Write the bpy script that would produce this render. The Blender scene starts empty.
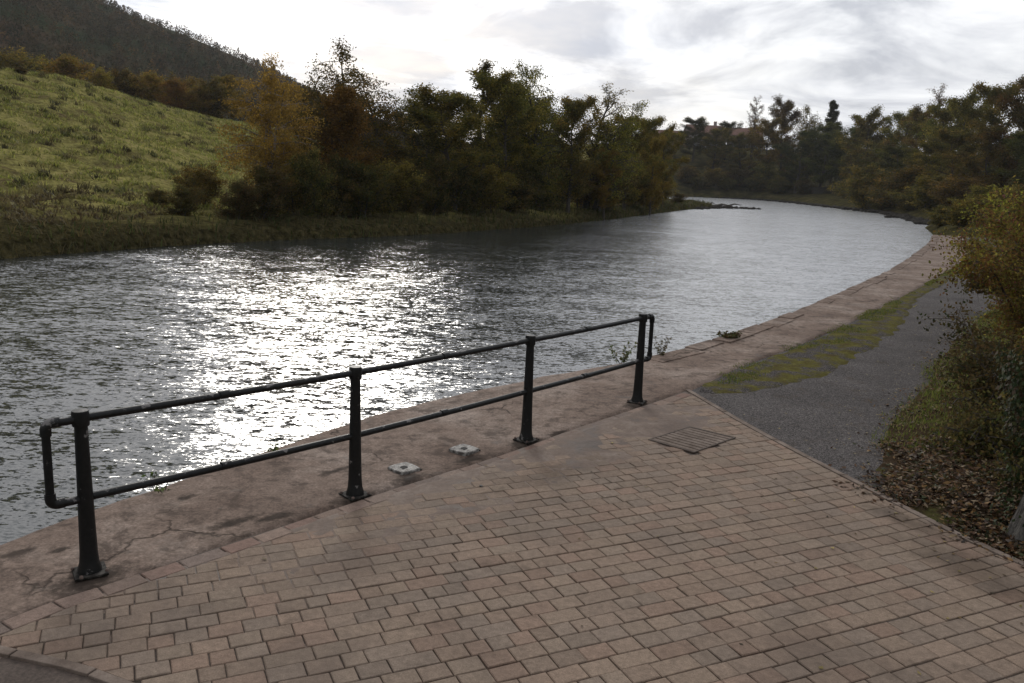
import bpy, math, random
import numpy as np
from mathutils import Vector, Matrix

rnd = random.Random(7)
rng = np.random.default_rng(11)
scene = bpy.context.scene
COL = scene.collection
R_ = math.radians

# ------------------------------------------------------------------ camera model
F, P, ROLL, H = 834.7, .1943, .0405, 2.2

def ray(px, py):
    x = (px-512)/F; y = -(py-341.5)/F
    c, s = math.cos(ROLL), math.sin(ROLL)
    xr = c*x-s*y; yr = s*x+c*y
    return Vector((xr, math.cos(P)+math.sin(P)*yr, -math.sin(P)+math.cos(P)*yr))

def G(px, py, z=0.0):            # where the sight line meets height z
    d = ray(px, py); t = (z-H)/d.z
    return Vector((d.x*t, d.y*t, z))

def D(px, py, Y):                # where the sight line meets distance Y
    d = ray(px, py); t = Y/d.y
    return Vector((d.x*t, Y, H+d.z*t))

# ------------------------------------------------------------------ small helpers
def smooth(a, b, x):
    t = np.clip((np.asarray(x, float)-a)/(b-a), 0, 1)
    return t*t*(3-2*t)

def vnoise(x, y, seed=0):        # value noise in -1..1
    x = np.asarray(x, float); y = np.asarray(y, float)
    xi = np.floor(x).astype(np.int64); yi = np.floor(y).astype(np.int64)
    fx = x-xi; fy = y-yi; fx = fx*fx*(3-2*fx); fy = fy*fy*(3-2*fy)
    def h(a, b):
        n = (a*374761393 + b*668265263 + seed*974711) & 0xffffffff
        n = ((n ^ (n >> 13))*1274126177) & 0xffffffff
        n = n ^ (n >> 16)
        return (n & 0xffff)/32767.5-1
    return ((h(xi, yi)*(1-fx)+h(xi+1, yi)*fx)*(1-fy)+(h(xi, yi+1)*(1-fx)+h(xi+1, yi+1)*fx)*fy)

def fbm(x, y, oct=4, seed=0):
    r = 0; a = 1; t = 0; x = np.asarray(x, float); y = np.asarray(y, float)
    for i in range(oct):
        r = r+a*vnoise(x*2**i+7.3*i, y*2**i-3.1*i, seed+i); t += a; a *= .5
    return r/t

def spline(pts, step=.5):        # Catmull-Rom through 2-D points
    pts = [np.array(p, float) for p in pts]; out = []
    n = len(pts)
    for i in range(n-1):
        p0 = pts[max(i-1, 0)]; p1 = pts[i]; p2 = pts[i+1]; p3 = pts[min(i+2, n-1)]
        k = max(2, int(np.hypot(*(p2-p1))/step))
        for j in range(k):
            t = j/k
            out.append(.5*((2*p1)+(-p0+p2)*t+(2*p0-5*p1+4*p2-p3)*t*t+(-p0+3*p1-3*p2+p3)*t**3))
    out.append(pts[-1])
    return np.array(out)

def dist_poly(px, py, poly, closed=False):
    """distance of every point to a polyline, index of the nearest segment, side (+ = left of travel)"""
    px = np.asarray(px, float).ravel(); py = np.asarray(py, float).ravel()
    if len(px) <= 400:             # few points: all segments at once
        A = np.asarray(poly, float); B = np.roll(A, -1, 0)
        if not closed: A, B = A[:-1], B[:-1]
        Dv = B-A; L = np.maximum((Dv**2).sum(1), 1e-12)
        X_ = px[:, None]-A[:, 0]; Y_ = py[:, None]-A[:, 1]
        t = np.clip((X_*Dv[:, 0]+Y_*Dv[:, 1])/L, 0, 1)
        q = (X_-t*Dv[:, 0])**2+(Y_-t*Dv[:, 1])**2
        k = q.argmin(1); r_ = np.arange(len(px))
        return np.sqrt(q[r_, k]), k, np.sign(Dv[k, 0]*Y_[r_, k]-Dv[k, 1]*X_[r_, k])
    best = np.full(px.shape, 1e18); seg = np.zeros(px.shape, int); side = np.zeros(px.shape)
    n = len(poly); m = n if closed else n-1
    for i in range(m):
        a = poly[i]; b = poly[(i+1) % n]; d = b-a; L = d@d
        if L < 1e-12: continue
        t = np.clip(((px-a[0])*d[0]+(py-a[1])*d[1])/L, 0, 1)
        q = (px-a[0]-t*d[0])**2+(py-a[1]-t*d[1])**2
        k = q < best
        best[k] = q[k]; seg[k] = i
        side[k] = (d[0]*(py[k]-a[1])-d[1]*(px[k]-a[0]))
    return np.sqrt(best), seg, np.sign(side)

def inside(px, py, poly):
    px = np.asarray(px, float); py = np.asarray(py, float); r = np.zeros(px.shape, bool); n = len(poly)
    for i in range(n):
        x1, y1 = poly[i]; x2, y2 = poly[(i+1) % n]
        if y1 == y2: continue
        k = ((y1 > py) != (y2 > py)) & (px < (x2-x1)*(py-y1)/(y2-y1)+x1)
        r ^= k
    return r

def mesh_np(name, V, Fc, mat, parent=None, smooth_=False, col=None, matidx=None):
    """V (n,3); Fc (m,k) all faces with k corners; col (m,3) per face"""
    V = np.asarray(V, np.float32); Fc = np.asarray(Fc, np.int32)
    me = bpy.data.meshes.new(name)
    me.vertices.add(len(V)); me.vertices.foreach_set('co', V.ravel())
    m, k = Fc.shape
    me.loops.add(m*k); me.loops.foreach_set('vertex_index', Fc.ravel())
    me.polygons.add(m)
    me.polygons.foreach_set('loop_start', np.arange(0, m*k, k, dtype=np.int32))
    me.polygons.foreach_set('loop_total', np.full(m, k, np.int32))
    if smooth_: me.polygons.foreach_set('use_smooth', np.ones(m, bool))
    if col is not None:
        a = me.color_attributes.new('tint', 'FLOAT_COLOR', 'CORNER')
        c = np.concatenate([np.asarray(col, np.float32), np.ones((m, 1), np.float32)], 1)
        a.data.foreach_set('color', np.repeat(c, k, axis=0).ravel())
    me.update(calc_edges=True); me.validate()
    for x in (mat if isinstance(mat, (list, tuple)) else [mat]): me.materials.append(x)
    if matidx is not None: me.polygons.foreach_set('material_index', np.asarray(matidx, np.int32))
    o = bpy.data.objects.new(name, me); COL.objects.link(o)
    if parent is not None: o.parent = parent
    return o

class MB:                        # collects polygons of any size into ONE mesh
    def __init__(s): s.v = []; s.f = []; s.m = []
    def add(s, vs, fs, mi=0):
        o = len(s.v); s.v += [tuple(v) for v in vs]
        for f in fs: s.f.append([i+o for i in f]); s.m.append(mi)
        return s
    def box(s, c, d, rot=None, mi=0, taper=1.0):
        vs = []
        for z in (-.5, .5):
            k = 1 if z < 0 else taper
            for x, y in ((-.5, -.5), (.5, -.5), (.5, .5), (-.5, .5)):
                v = Vector((x*d[0]*k, y*d[1]*k, z*d[2]))
                if rot is not None: v = rot @ v
                vs.append(v+Vector(c))
        return s.add(vs, [[0, 3, 2, 1], [4, 5, 6, 7], [0, 1, 5, 4], [1, 2, 6, 5], [2, 3, 7, 6], [3, 0, 4, 7]], mi)
    def tube(s, pts, rad, n=10, cap=True, mi=0):
        pts = [Vector(p) for p in pts]
        if not hasattr(rad, '__len__'): rad = [rad]*len(pts)
        rings = []; ref = None
        for i, p in enumerate(pts):
            t = (pts[min(i+1, len(pts)-1)]-pts[max(i-1, 0)]).normalized()
            if ref is None: ref = Vector((0, 0, 1)) if abs(t.z) < .9 else Vector((1, 0, 0))
            u = (ref-t*ref.dot(t)).normalized(); ref = u; w = t.cross(u)
            rings.append([p+(u*math.cos(2*math.pi*k/n)+w*math.sin(2*math.pi*k/n))*rad[i] for k in range(n)])
        vs = [v for r in rings for v in r]; fs = []
        for i in range(len(pts)-1):
            for k in range(n):
                a = i*n+k; b = i*n+(k+1) % n
                fs.append([a, b, b+n, a+n])
        if cap: fs.append(list(range(n))[::-1]); fs.append([len(vs)-n+k for k in range(n)])
        return s.add(vs, fs, mi)
    def lathe(s, c, prof, n=20, rot=None, mi=0):
        vs = []; fs = []
        for r, z in prof:
            for k in range(n):
                v = Vector((r*math.cos(2*math.pi*k/n), r*math.sin(2*math.pi*k/n), z))
                if rot is not None: v = rot @ v
                vs.append(v+Vector(c))
        for i in range(len(prof)-1):
            for k in range(n):
                a = i*n+k; b = i*n+(k+1) % n; fs.append([a, b, b+n, a+n])
        fs.append(list(range(n))[::-1]); fs.append([len(vs)-n+k for k in range(n)])
        return s.add(vs, fs, mi)
    def build(s, name, mat, parent=None, sm=False, bevel=0):
        me = bpy.data.meshes.new(name); me.from_pydata(s.v, [], s.f)
        mats = mat if isinstance(mat, (list, tuple)) else [mat]
        for m in mats: me.materials.append(m)
        me.polygons.foreach_set('material_index', np.array(s.m, np.int32))
        if sm:
            me.polygons.foreach_set('use_smooth', np.ones(len(me.polygons), bool))
            try: me.set_sharp_from_angle(angle=R_(40))
            except Exception: pass
        me.update()
        o = bpy.data.objects.new(name, me); COL.objects.link(o)
        if parent is not None: o.parent = parent
        if bevel:
            b = o.modifiers.new('bevel', 'BEVEL'); b.width = bevel; b.segments = 2; b.limit_method = 'ANGLE'
        return o

def tag(o, label=None, cat=None, group=None, kind=None):
    if label: o['label'] = label
    if cat: o['category'] = cat
    if group: o['group'] = group
    if kind: o['kind'] = kind
    return o

def empty(name, loc=(0, 0, 0), rz=0):
    o = bpy.data.objects.new(name, None); COL.objects.link(o)
    o.location = loc; o.rotation_euler = (0, 0, rz); o.empty_display_size = .2
    return o

def copy_tree(root):
    kids = [c for c in bpy.data.objects if c.parent == root]
    r = root.copy(); COL.objects.link(r)
    for c in kids:
        k = c.copy(); COL.objects.link(k); k.parent = r
    return r

# ------------------------------------------------------------------ materials
class Mat:
    def __init__(s, name):
        s.m = bpy.data.materials.new(name); s.m.use_nodes = True
        s.nt = s.m.node_tree; s.nt.nodes.clear()
        s.out = s.n('ShaderNodeOutputMaterial'); s._co = None
    def n(s, t, **kw):
        nd = s.nt.nodes.new(t)
        for k, v in kw.items():
            if k.startswith('i_'):
                key = k[2:]; key = int(key) if key.isdigit() else key.replace('_', ' ')
                nd.inputs[key].default_value = v
            else: setattr(nd, k, v)
        return nd
    def l(s, a, b): s.nt.links.new(a, b)
    def co(s):
        if s._co is None: s._co = s.n('ShaderNodeTexCoord').outputs['Object']
        return s._co
    def noise(s, scale, detail=4, rough=.55, dist=0, co=None, out='Fac'):
        nd = s.n('ShaderNodeTexNoise', i_Scale=scale, i_Detail=detail, i_Roughness=rough, i_Distortion=dist)
        s.l(co or s.co(), nd.inputs['Vector']); return nd.outputs[out]
    def vor(s, scale, feature='F1', out='Distance', co=None, rand=1):
        nd = s.n('ShaderNodeTexVoronoi', feature=feature, i_Scale=scale, i_Randomness=rand)
        s.l(co or s.co(), nd.inputs['Vector']); return nd.outputs[out]
    def ramp(s, fac, stops, interp='LINEAR'):
        nd = s.n('ShaderNodeValToRGB'); cr = nd.color_ramp; cr.interpolation = interp
        while len(cr.elements) < len(stops): cr.elements.new(.5)
        for e, (p, c) in zip(cr.elements, stops):
            e.position = p
            e.color = (c, c, c, 1) if not hasattr(c, '__len__') else (*c, 1)
        s.l(fac, nd.inputs['Fac']); return nd.outputs['Color']
    def mix(s, f, a, b, mode='MIX'):
        nd = s.n('ShaderNodeMix', data_type='RGBA', blend_type=mode)
        for sk, v in ((0, f), (6, a), (7, b)):
            if hasattr(v, 'is_linked'): s.l(v, nd.inputs[sk])
            elif sk == 0: nd.inputs[0].default_value = v
            else: nd.inputs[sk].default_value = (*v, 1) if hasattr(v, '__len__') else (v, v, v, 1)
        return nd.outputs[2]
    def math(s, op, a, b=0.0, c=None):
        nd = s.n('ShaderNodeMath', operation=op)
        for i, v in enumerate((a, b, c)):
            if v is None: continue
            if hasattr(v, 'is_linked'): s.l(v, nd.inputs[i])
            else: nd.inputs[i].default_value = v
        return nd.outputs[0]
    def bump(s, h, strength=.5, dist=.01, normal=None):
        nd = s.n('ShaderNodeBump', i_Strength=strength, i_Distance=dist); s.l(h, nd.inputs['Height'])
        if normal is not None: s.l(normal, nd.inputs['Normal'])
        return nd.outputs['Normal']
    def blob(s, x, y, rx, ry, ang=0.0, soft=.35, wob=.5, nscale=5.0):
        v = s.n('ShaderNodeVectorMath', operation='SUBTRACT'); s.l(s.co(), v.inputs[0]); v.inputs[1].default_value = (x, y, 0)
        r = s.n('ShaderNodeVectorRotate', rotation_type='Z_AXIS'); s.l(v.outputs[0], r.inputs['Vector']); r.inputs['Angle'].default_value = -ang
        k = s.n('ShaderNodeVectorMath', operation='MULTIPLY'); s.l(r.outputs[0], k.inputs[0]); k.inputs[1].default_value = (1/rx, 1/ry, 0)
        L = s.n('ShaderNodeVectorMath', operation='LENGTH'); s.l(k.outputs[0], L.inputs[0])
        d = s.math('ADD', L.outputs['Value'], s.math('MULTIPLY', s.math('SUBTRACT', s.noise(nscale, 5, .7), .5), wob*4))
        return s.ramp(d, [(max(0, .75-soft), 1), (min(1, .75+soft), 0)])
    def principled(s, col, rough=.8, normal=None, metal=0, spec=None, **kw):
        nd = s.n('ShaderNodeBsdfPrincipled')
        for key, v in (('Base Color', col), ('Roughness', rough), ('Metallic', metal)):
            if hasattr(v, 'is_linked'): s.l(v, nd.inputs[key])
            else: nd.inputs[key].default_value = (*v, 1) if hasattr(v, '__len__') else v
        if spec is not None: nd.inputs['Specular IOR Level'].default_value = spec
        if normal is not None: s.l(normal, nd.inputs['Normal'])
        for k, v in kw.items(): nd.inputs[k].default_value = v
        s.l(nd.outputs[0], s.out.inputs['Surface']); return nd

def leaf_mat(name, trans=.4, vary=.25, rough=.6):
    m = Mat(name)
    at = m.n('ShaderNodeAttribute', attribute_name='tint').outputs['Color']
    oi = m.n('ShaderNodeObjectInfo').outputs['Random']
    hs = m.n('ShaderNodeHueSaturation')
    m.l(m.math('MULTIPLY_ADD', oi, .05, .475), hs.inputs['Hue'])
    m.l(m.math('MULTIPLY_ADD', oi, vary*2, 1-vary), hs.inputs['Value'])
    m.l(at, hs.inputs['Color'])
    pr = m.n('ShaderNodeBsdfPrincipled'); pr.inputs['Roughness'].default_value = rough
    pr.inputs['Specular IOR Level'].default_value = .12
    m.l(hs.outputs[0], pr.inputs['Base Color'])
    tr = m.n('ShaderNodeBsdfTranslucent'); m.l(hs.outputs[0], tr.inputs['Color'])
    mx = m.n('ShaderNodeMixShader'); mx.inputs[0].default_value = trans
    m.l(pr.outputs[0], mx.inputs[1]); m.l(tr.outputs[0], mx.inputs[2])
    m.l(mx.outputs[0], m.out.inputs['Surface'])
    return m.m

M = {}
M['leaf'] = leaf_mat('tree_leaves', .5, .2, .8)
M['grass_blade'] = leaf_mat('grass_blades', .5, .1)
M['litter'] = leaf_mat('fallen_leaves', .15, .1, .55)
M['wood'] = leaf_mat('hill_wood_leaves', .25, .05, 1.0)
for nd in M['wood'].node_tree.nodes:
    if nd.type == 'BSDF_PRINCIPLED': nd.inputs['Specular IOR Level'].default_value = 0
M['ivy'] = leaf_mat('ivy_leaves', .15, .1, .6)

m = Mat('bark'); n1 = m.noise(9, 5)
m.principled(m.ramp(n1, [(.3, (.02, .016, .012)), (.7, (.07, .058, .045))]), .9, m.bump(n1, .6, .03)); M['bark'] = m.m
m = Mat('birch_bark'); n1 = m.noise(5, 5, .7)
m.principled(m.ramp(n1, [(.42, (.04, .03, .022)), (.60, (.22, .19, .16))]), .8); M['birch'] = m.m

# ground / soil / grass of the land sheet
m = Mat('meadow_ground')
big = m.noise(.06, 4); mid = m.noise(.5, 5, .65); fine = m.noise(4, 4, .7)
c = m.ramp(mid, [(.32, (.11, .080, .042)), (.43, (.165, .145, .052)), (.55, (.26, .235, .078)), (.72, (.30, .24, .105))])
brown = m.ramp(fine, [(.3, (.024, .022, .010)), (.7, (.070, .058, .026))])
zc = m.n('ShaderNodeSeparateXYZ'); m.l(m.co(), zc.inputs[0])
low = m.math('ADD', m.math('MULTIPLY', big, 1.6), m.math('MULTIPLY', zc.outputs['Z'], .30))
lowm = m.ramp(low, [(.72, 1.0), (1.18, 0.0)])
c = m.mix(lowm, c, brown)
c = m.mix(.7, c, m.ramp(fine, [(.3, .5), (.7, 1.5)]), 'MULTIPLY')
m.principled(c, .95, m.bump(m.math('ADD', fine, m.math('MULTIPLY', mid, 2.5)), .9, .25), spec=0); M['meadow'] = m.m

# wooded hill ground
m = Mat('bank_ground'); a = m.noise(.5, 5, .65); b = m.noise(4, 4, .7)
c = m.ramp(a, [(.35, (.030, .024, .014)), (.5, (.045, .042, .018)), (.68, (.085, .07, .032))])
m.principled(m.mix(.6, c, m.ramp(b, [(.3, .5), (.7, 1.3)]), 'MULTIPLY'), .95, m.bump(b, .8, .15), spec=0); M['bank'] = m.m
m = Mat('hill_ground'); a = m.noise(.02, 5); b = m.noise(.35, 5, .7)
c = m.mix(m.ramp(a, [(.42, 0), (.6, 1)]), (.03, .04, .016), (.075, .048, .03))
m.principled(m.mix(.7, c, m.ramp(b, [(.3, .4), (.7, 1.3)]), 'MULTIPLY'), 1.0, spec=0); M['hill'] = m.m

# water
m = Mat('river_water')
def wave(scale, rot, stretch, detail, amp, dist=.4):
    mp = m.n('ShaderNodeMapping'); m.l(m.co(), mp.inputs['Vector']); mp.inputs['Rotation'].default_value = (0, 0, R_(rot)); mp.inputs['Scale'].default_value = (stretch, 1, 1)
    v = m.noise(scale, detail, .55, dist, co=mp.outputs[0], out='Color')
    a = m.n('ShaderNodeVectorMath', operation='SUBTRACT'); m.l(v, a.inputs[0]); a.inputs[1].default_value = (.5, .5, .5)
    b = m.n('ShaderNodeVectorMath', operation='MULTIPLY'); m.l(a.outputs[0], b.inputs[0]); b.inputs[1].default_value = (amp*.75, amp, 0)
    return b.outputs[0]
def vadd(a, b):
    n_ = m.n('ShaderNodeVectorMath', operation='ADD'); m.l(a, n_.inputs[0])
    if hasattr(b, 'is_linked'): m.l(b, n_.inputs[1])
    else: n_.inputs[1].default_value = b
    return n_.outputs[0]
wv = vadd(vadd(wave(1.3, 12, .5, 2, .22), wave(6.5, 6, .42, 3, .52)), vadd(wave(17, -20, .5, 2, .62), wave(38, 15, .6, 1, .45)))
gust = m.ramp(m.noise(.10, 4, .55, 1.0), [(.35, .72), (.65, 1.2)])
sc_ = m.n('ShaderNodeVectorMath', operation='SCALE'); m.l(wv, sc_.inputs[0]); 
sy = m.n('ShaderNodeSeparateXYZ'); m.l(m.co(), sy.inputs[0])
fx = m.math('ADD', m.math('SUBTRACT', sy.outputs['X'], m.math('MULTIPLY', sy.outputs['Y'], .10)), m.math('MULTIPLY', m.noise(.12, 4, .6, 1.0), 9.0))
far = m.ramp(m.math('MULTIPLY_ADD', fx, .02, .0), [(.02, 0), (.22, 1)], 'EASE')      # wind-ruffled open reach, its bright sky reflection painted into the base colour
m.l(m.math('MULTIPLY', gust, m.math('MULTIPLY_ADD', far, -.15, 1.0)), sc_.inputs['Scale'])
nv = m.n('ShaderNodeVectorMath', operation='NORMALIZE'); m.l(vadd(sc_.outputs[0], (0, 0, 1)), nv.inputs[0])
wp = m.principled(m.mix(far, (.030, .034, .033), (.34, .345, .35)), m.mix(far, .10, .22), nv.outputs[0]); m.l(m.math('MULTIPLY_ADD', far, .8, 1.5), wp.inputs['IOR']); M['water'] = m.m  # far base colour and IOR raised to imitate reflected sky brightness

# concrete of the quay
m = Mat('quay_concrete')
a = m.noise(.9, 6, .6); b = m.noise(14, 5, .7); sp = m.vor(70)
c = m.ramp(a, [(.3, (.125, .087, .068)), (.5, (.215, .160, .128)), (.68, (.30, .24, .20))])
c = m.mix(.6, c, m.ramp(b, [(.3, .45), (.7, 1.4)]), 'MULTIPLY')
c = m.mix(.6, c, m.ramp(m.noise(55, 3, .7), [(.35, .55), (.65, 1.35)]), 'MULTIPLY')
wet = m.ramp(m.noise(1.7, 5, .65, 1.2), [(.60, 0), (.69, 1)])
c = m.mix(m.math('MULTIPLY', wet, .55), c, (.05, .037, .03))
peb = m.ramp(sp, [(.10, 1), (.16, 0)]); pebm = m.math('MULTIPLY', peb, m.ramp(m.noise(5, 2), [(.55, 0), (.62, .8)]))
c = m.mix(pebm, c, (.30, .26, .22))
wco = m.n('ShaderNodeVectorMath', operation='ADD'); m.l(m.co(), wco.inputs[0])
wn = m.noise(2.2, 4, .6, out='Color'); wsc = m.n('ShaderNodeVectorMath', operation='SCALE'); m.l(wn, wsc.inputs[0]); wsc.inputs['Scale'].default_value = .5
m.l(wsc.outputs[0], wco.inputs[1])
cr = m.vor(.75, 'DISTANCE_TO_EDGE', co=wco.outputs[0])
crk = m.ramp(cr, [(.0, 1), (.012, 0)]); crk = m.math('MULTIPLY', crk, m.ramp(m.noise(.8, 2), [(.52, 0), (.6, 1)]))
c = m.mix(m.math('MULTIPLY', crk, .7), c, (.025, .02, .016))
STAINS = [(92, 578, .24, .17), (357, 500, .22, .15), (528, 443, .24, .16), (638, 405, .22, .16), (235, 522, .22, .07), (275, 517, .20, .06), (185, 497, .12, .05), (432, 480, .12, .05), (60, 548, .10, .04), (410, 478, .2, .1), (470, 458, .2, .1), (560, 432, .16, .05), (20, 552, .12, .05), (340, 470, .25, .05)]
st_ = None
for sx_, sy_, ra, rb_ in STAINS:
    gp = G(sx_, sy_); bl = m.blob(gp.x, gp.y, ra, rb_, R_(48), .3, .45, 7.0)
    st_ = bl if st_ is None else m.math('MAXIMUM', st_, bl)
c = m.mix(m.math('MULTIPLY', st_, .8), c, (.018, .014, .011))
grime = m.ramp(m.noise(4.5, 6, .75, .4), [(.50, 0), (.62, .75)]); c = m.mix(grime, c, (.07, .052, .042))
pale = m.ramp(m.noise(2.8, 6, .7, .4), [(.60, 0), (.72, .5)]); c = m.mix(pale, c, (.24, .20, .17))
hh = m.math('SUBTRACT', m.math('ADD', m.math('MULTIPLY', a, .03), m.math('MULTIPLY', b, .006)), m.math('MULTIPLY', crk, .012))
m.principled(c, m.mix(wet, .92, .6), m.bump(hh, .8, 1.0), spec=.08); M['concrete'] = m.m

# pavers: one tint per block
m = Mat('block_paving')
at = m.n('ShaderNodeAttribute', attribute_name='tint').outputs['Color']
b = m.noise(26, 5, .7); sp = m.noise(160, 2, .6); st = m.noise(.9, 5, .6, .6); st2 = m.noise(3.5, 5, .65)
c = m.mix(.65, at, m.ramp(b, [(.3, .62), (.7, 1.25)]), 'MULTIPLY')
c = m.mix(.5, c, m.ramp(sp, [(.35, .7), (.65, 1.3)]), 'MULTIPLY')
c = m.mix(m.ramp(st, [(.5, 0), (.7, .5)]), c, (.085, .062, .05))
c = m.mix(m.ramp(st2, [(.58, 0), (.72, .45)]), c, (.075, .055, .042))
gp = G(985, 575); gp2 = G(905, 520); gp3 = G(350, 545); gp4 = G(560, 470)
dmp = m.math('MAXIMUM', m.math('MAXIMUM', m.blob(gp.x, gp.y, .65, .28, R_(115), .4, .5, 3), m.blob(gp2.x, gp2.y, .35, .14, R_(115), .4, .5, 4)), m.math('MULTIPLY', m.blob(gp4.x, gp4.y, .9, .22, R_(45), .4, .6, 3), .6))
c = m.mix(m.math('MULTIPLY', dmp, .5), c, (.040, .028, .020))
h = m.math('ADD', m.math('MULTIPLY', b, .006), m.math('MULTIPLY', sp, .0015))
m.principled(c, m.ramp(st, [(.3, .9), (.7, .75)]), m.bump(h, .8, 1.0), spec=.12); M['paver'] = m.m

m = Mat('joint_soil'); b = m.noise(60, 4, .7)
m.principled(m.ramp(b, [(.3, (.042, .031, .024)), (.7, (.115, .084, .066))]), .95, m.bump(b, .5, .004)); M['joint'] = m.m

m = Mat('dried_mud'); a = m.noise(2.2, 6, .65, .8); b = m.noise(30, 4, .7)
c = m.ramp(a, [(.32, (.075, .054, .043)), (.5, (.165, .122, .097)), (.7, (.25, .20, .165))])
c = m.mix(.5, c, m.ramp(b, [(.3, .6), (.7, 1.25)]), 'MULTIPLY')
m.principled(c, m.ramp(a, [(.35, .5), (.5, .8)]), m.bump(b, .8, .006), spec=.12); M['mud'] = m.m

# tarmac / grit path
m = Mat('grit_path'); a = m.noise(1.3, 5, .6); g = m.vor(120, out='Color'); b = m.noise(60, 4, .8); gg = m.n('ShaderNodeSeparateColor'); m.l(g, gg.inputs[0])
c = m.ramp(gg.outputs[0], [(0, (.036, .032, .031)), (.6, (.082, .074, .071)), (1, (.19, .17, .16))])
c = m.mix(.7, c, m.ramp(a, [(.3, .65), (.7, 1.25)]), 'MULTIPLY')
c = m.mix(m.ramp(m.noise(3, 5, .7), [(.56, 0), (.7, .6)]), c, (.06, .044, .032))
m.principled(c, .9, m.bump(m.math('ADD', b, gg.outputs[1]), .6, .006), spec=.08); M['path'] = m.m

m = Mat('verge_soil'); a = m.noise(2.5, 6, .65); b = m.noise(30, 4, .75)
c = m.ramp(a, [(.3, (.03, .02, .014)), (.5, (.06, .042, .026)), (.62, (.07, .075, .022)), (.8, (.10, .11, .03))])
m.principled(m.mix(.6, c, m.ramp(b, [(.3, .5), (.7, 1.3)]), 'MULTIPLY'), .95, m.bump(b, .8, .02), spec=0); M['soil'] = m.m
m = Mat('mossy_ground'); a = m.noise(2.6, 6, .72, .3); b = m.noise(40, 4, .75); g = m.vor(120, out='Color'); gg = m.n('ShaderNodeSeparateColor'); m.l(g, gg.inputs[0])
gr_ = m.ramp(gg.outputs[0], [(0, (.036, .032, .031)), (.6, (.082, .074, .071)), (1, (.19, .17, .16))])
c = m.ramp(m.noise(5, 4, .7), [(.35, (.085, .066, .036)), (.5, (.105, .095, .032)), (.7, (.15, .135, .048))])
c = m.mix(m.ramp(a, [(.44, 0), (.53, 1)]), gr_, c)
m.principled(m.mix(.6, c, m.ramp(b, [(.3, .5), (.7, 1.3)]), 'MULTIPLY'), .95, m.bump(b, .8, .012), spec=0); M['moss'] = m.m

# black paint, chipped on top
m = Mat('black_rail_paint'); a = m.noise(11, 5, .7); b = m.noise(45, 3, .6)
ge = m.n('ShaderNodeNewGeometry'); sz = m.n('ShaderNodeSeparateXYZ'); m.l(ge.outputs['Normal'], sz.inputs[0])
chip = m.ramp(m.math('ADD', a, m.math('MULTIPLY', sz.outputs['Z'], .08)), [(.635, 0), (.68, 1)])
c = m.mix(chip, m.mix(m.ramp(b, [(.4, 0), (.7, 1)]), (.004, .0045, .0045), (.010, .010, .010)), (.16, .15, .145))
m.principled(c, m.mix(chip, .48, .65), m.bump(m.math('ADD', b, m.math('MULTIPLY', chip, -.6)), .5, .002), spec=.3); M['rail'] = m.m
m = Mat('galvanised_plate'); a = m.noise(18, 5, .7)
m.principled(m.ramp(a, [(.46, (.014, .012, .010)), (.74, (.10, .09, .08))]), .8, m.bump(a, .4, .003), spec=.15); M['plate'] = m.m
m = Mat('worn_white_iron'); a = m.noise(30, 5, .7)
m.principled(m.ramp(a, [(.42, (.07, .062, .055)), (.62, (.30, .285, .265))]), .55, m.bump(a, .5, .003), spec=.1); M['white_iron'] = m.m
m = Mat('hole_shade_black'); m.principled((.01, .009, .008), .9); M['dark'] = m.m  # flat black standing in for shade in the cover's hole and gap
m = Mat('rusty_iron'); a = m.noise(20, 5, .7)
m.principled(m.ramp(a, [(.35, (.07, .05, .042)), (.65, (.17, .125, .105))]), .8, m.bump(a, .5, .003), spec=.2); M['rust'] = m.m
m = Mat('kerb_stone'); a = m.noise(6, 5, .6); b = m.noise(70, 3, .7)
m.principled(m.mix(.5, m.ramp(a, [(.3, (.12, .09, .072)), (.7, (.25, .20, .165))]), m.ramp(b, [(.3, .6), (.7, 1.2)]), 'MULTIPLY'), .9, m.bump(b, .5, .004), spec=.1); M['kerb'] = m.m
m = Mat('rough_stone'); a = m.noise(7, 6, .7)
m.principled(m.ramp(a, [(.3, (.015, .013, .011)), (.7, (.05, .045, .038))]), .9, m.bump(a, .8, .03), spec=.05); M['stone'] = m.m
m = Mat('house_brick'); br = m.n('ShaderNodeTexBrick', i_Scale=4.0); br.inputs['Color1'].default_value = (.22, .09, .055, 1); br.inputs['Color2'].default_value = (.17, .07, .05, 1); br.inputs['Mortar'].default_value = (.25, .22, .2, 1)
m.l(m.co(), br.inputs['Vector']); m.principled(br.outputs['Color'], .9); M['brick'] = m.m
m = Mat('roof_tile'); a = m.noise(2, 4); m.principled(m.ramp(a, [(.3, (.11, .055, .04)), (.7, (.17, .085, .06))]), .85); M['roof'] = m.m
m = Mat('window_glass'); m.principled((.02, .025, .03), .1); M['glass'] = m.m
m = Mat('white_frame'); m.principled((.7, .7, .68), .5); M['white'] = m.m
m = Mat('red_haw'); m.principled((.20, .016, .012), .35); M['berry'] = m.m
m = Mat('driftwood'); a = m.noise(9, 5); m.principled(m.ramp(a, [(.3, (.02, .016, .012)), (.7, (.09, .075, .06))]), .9); M['drift'] = m.m

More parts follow.
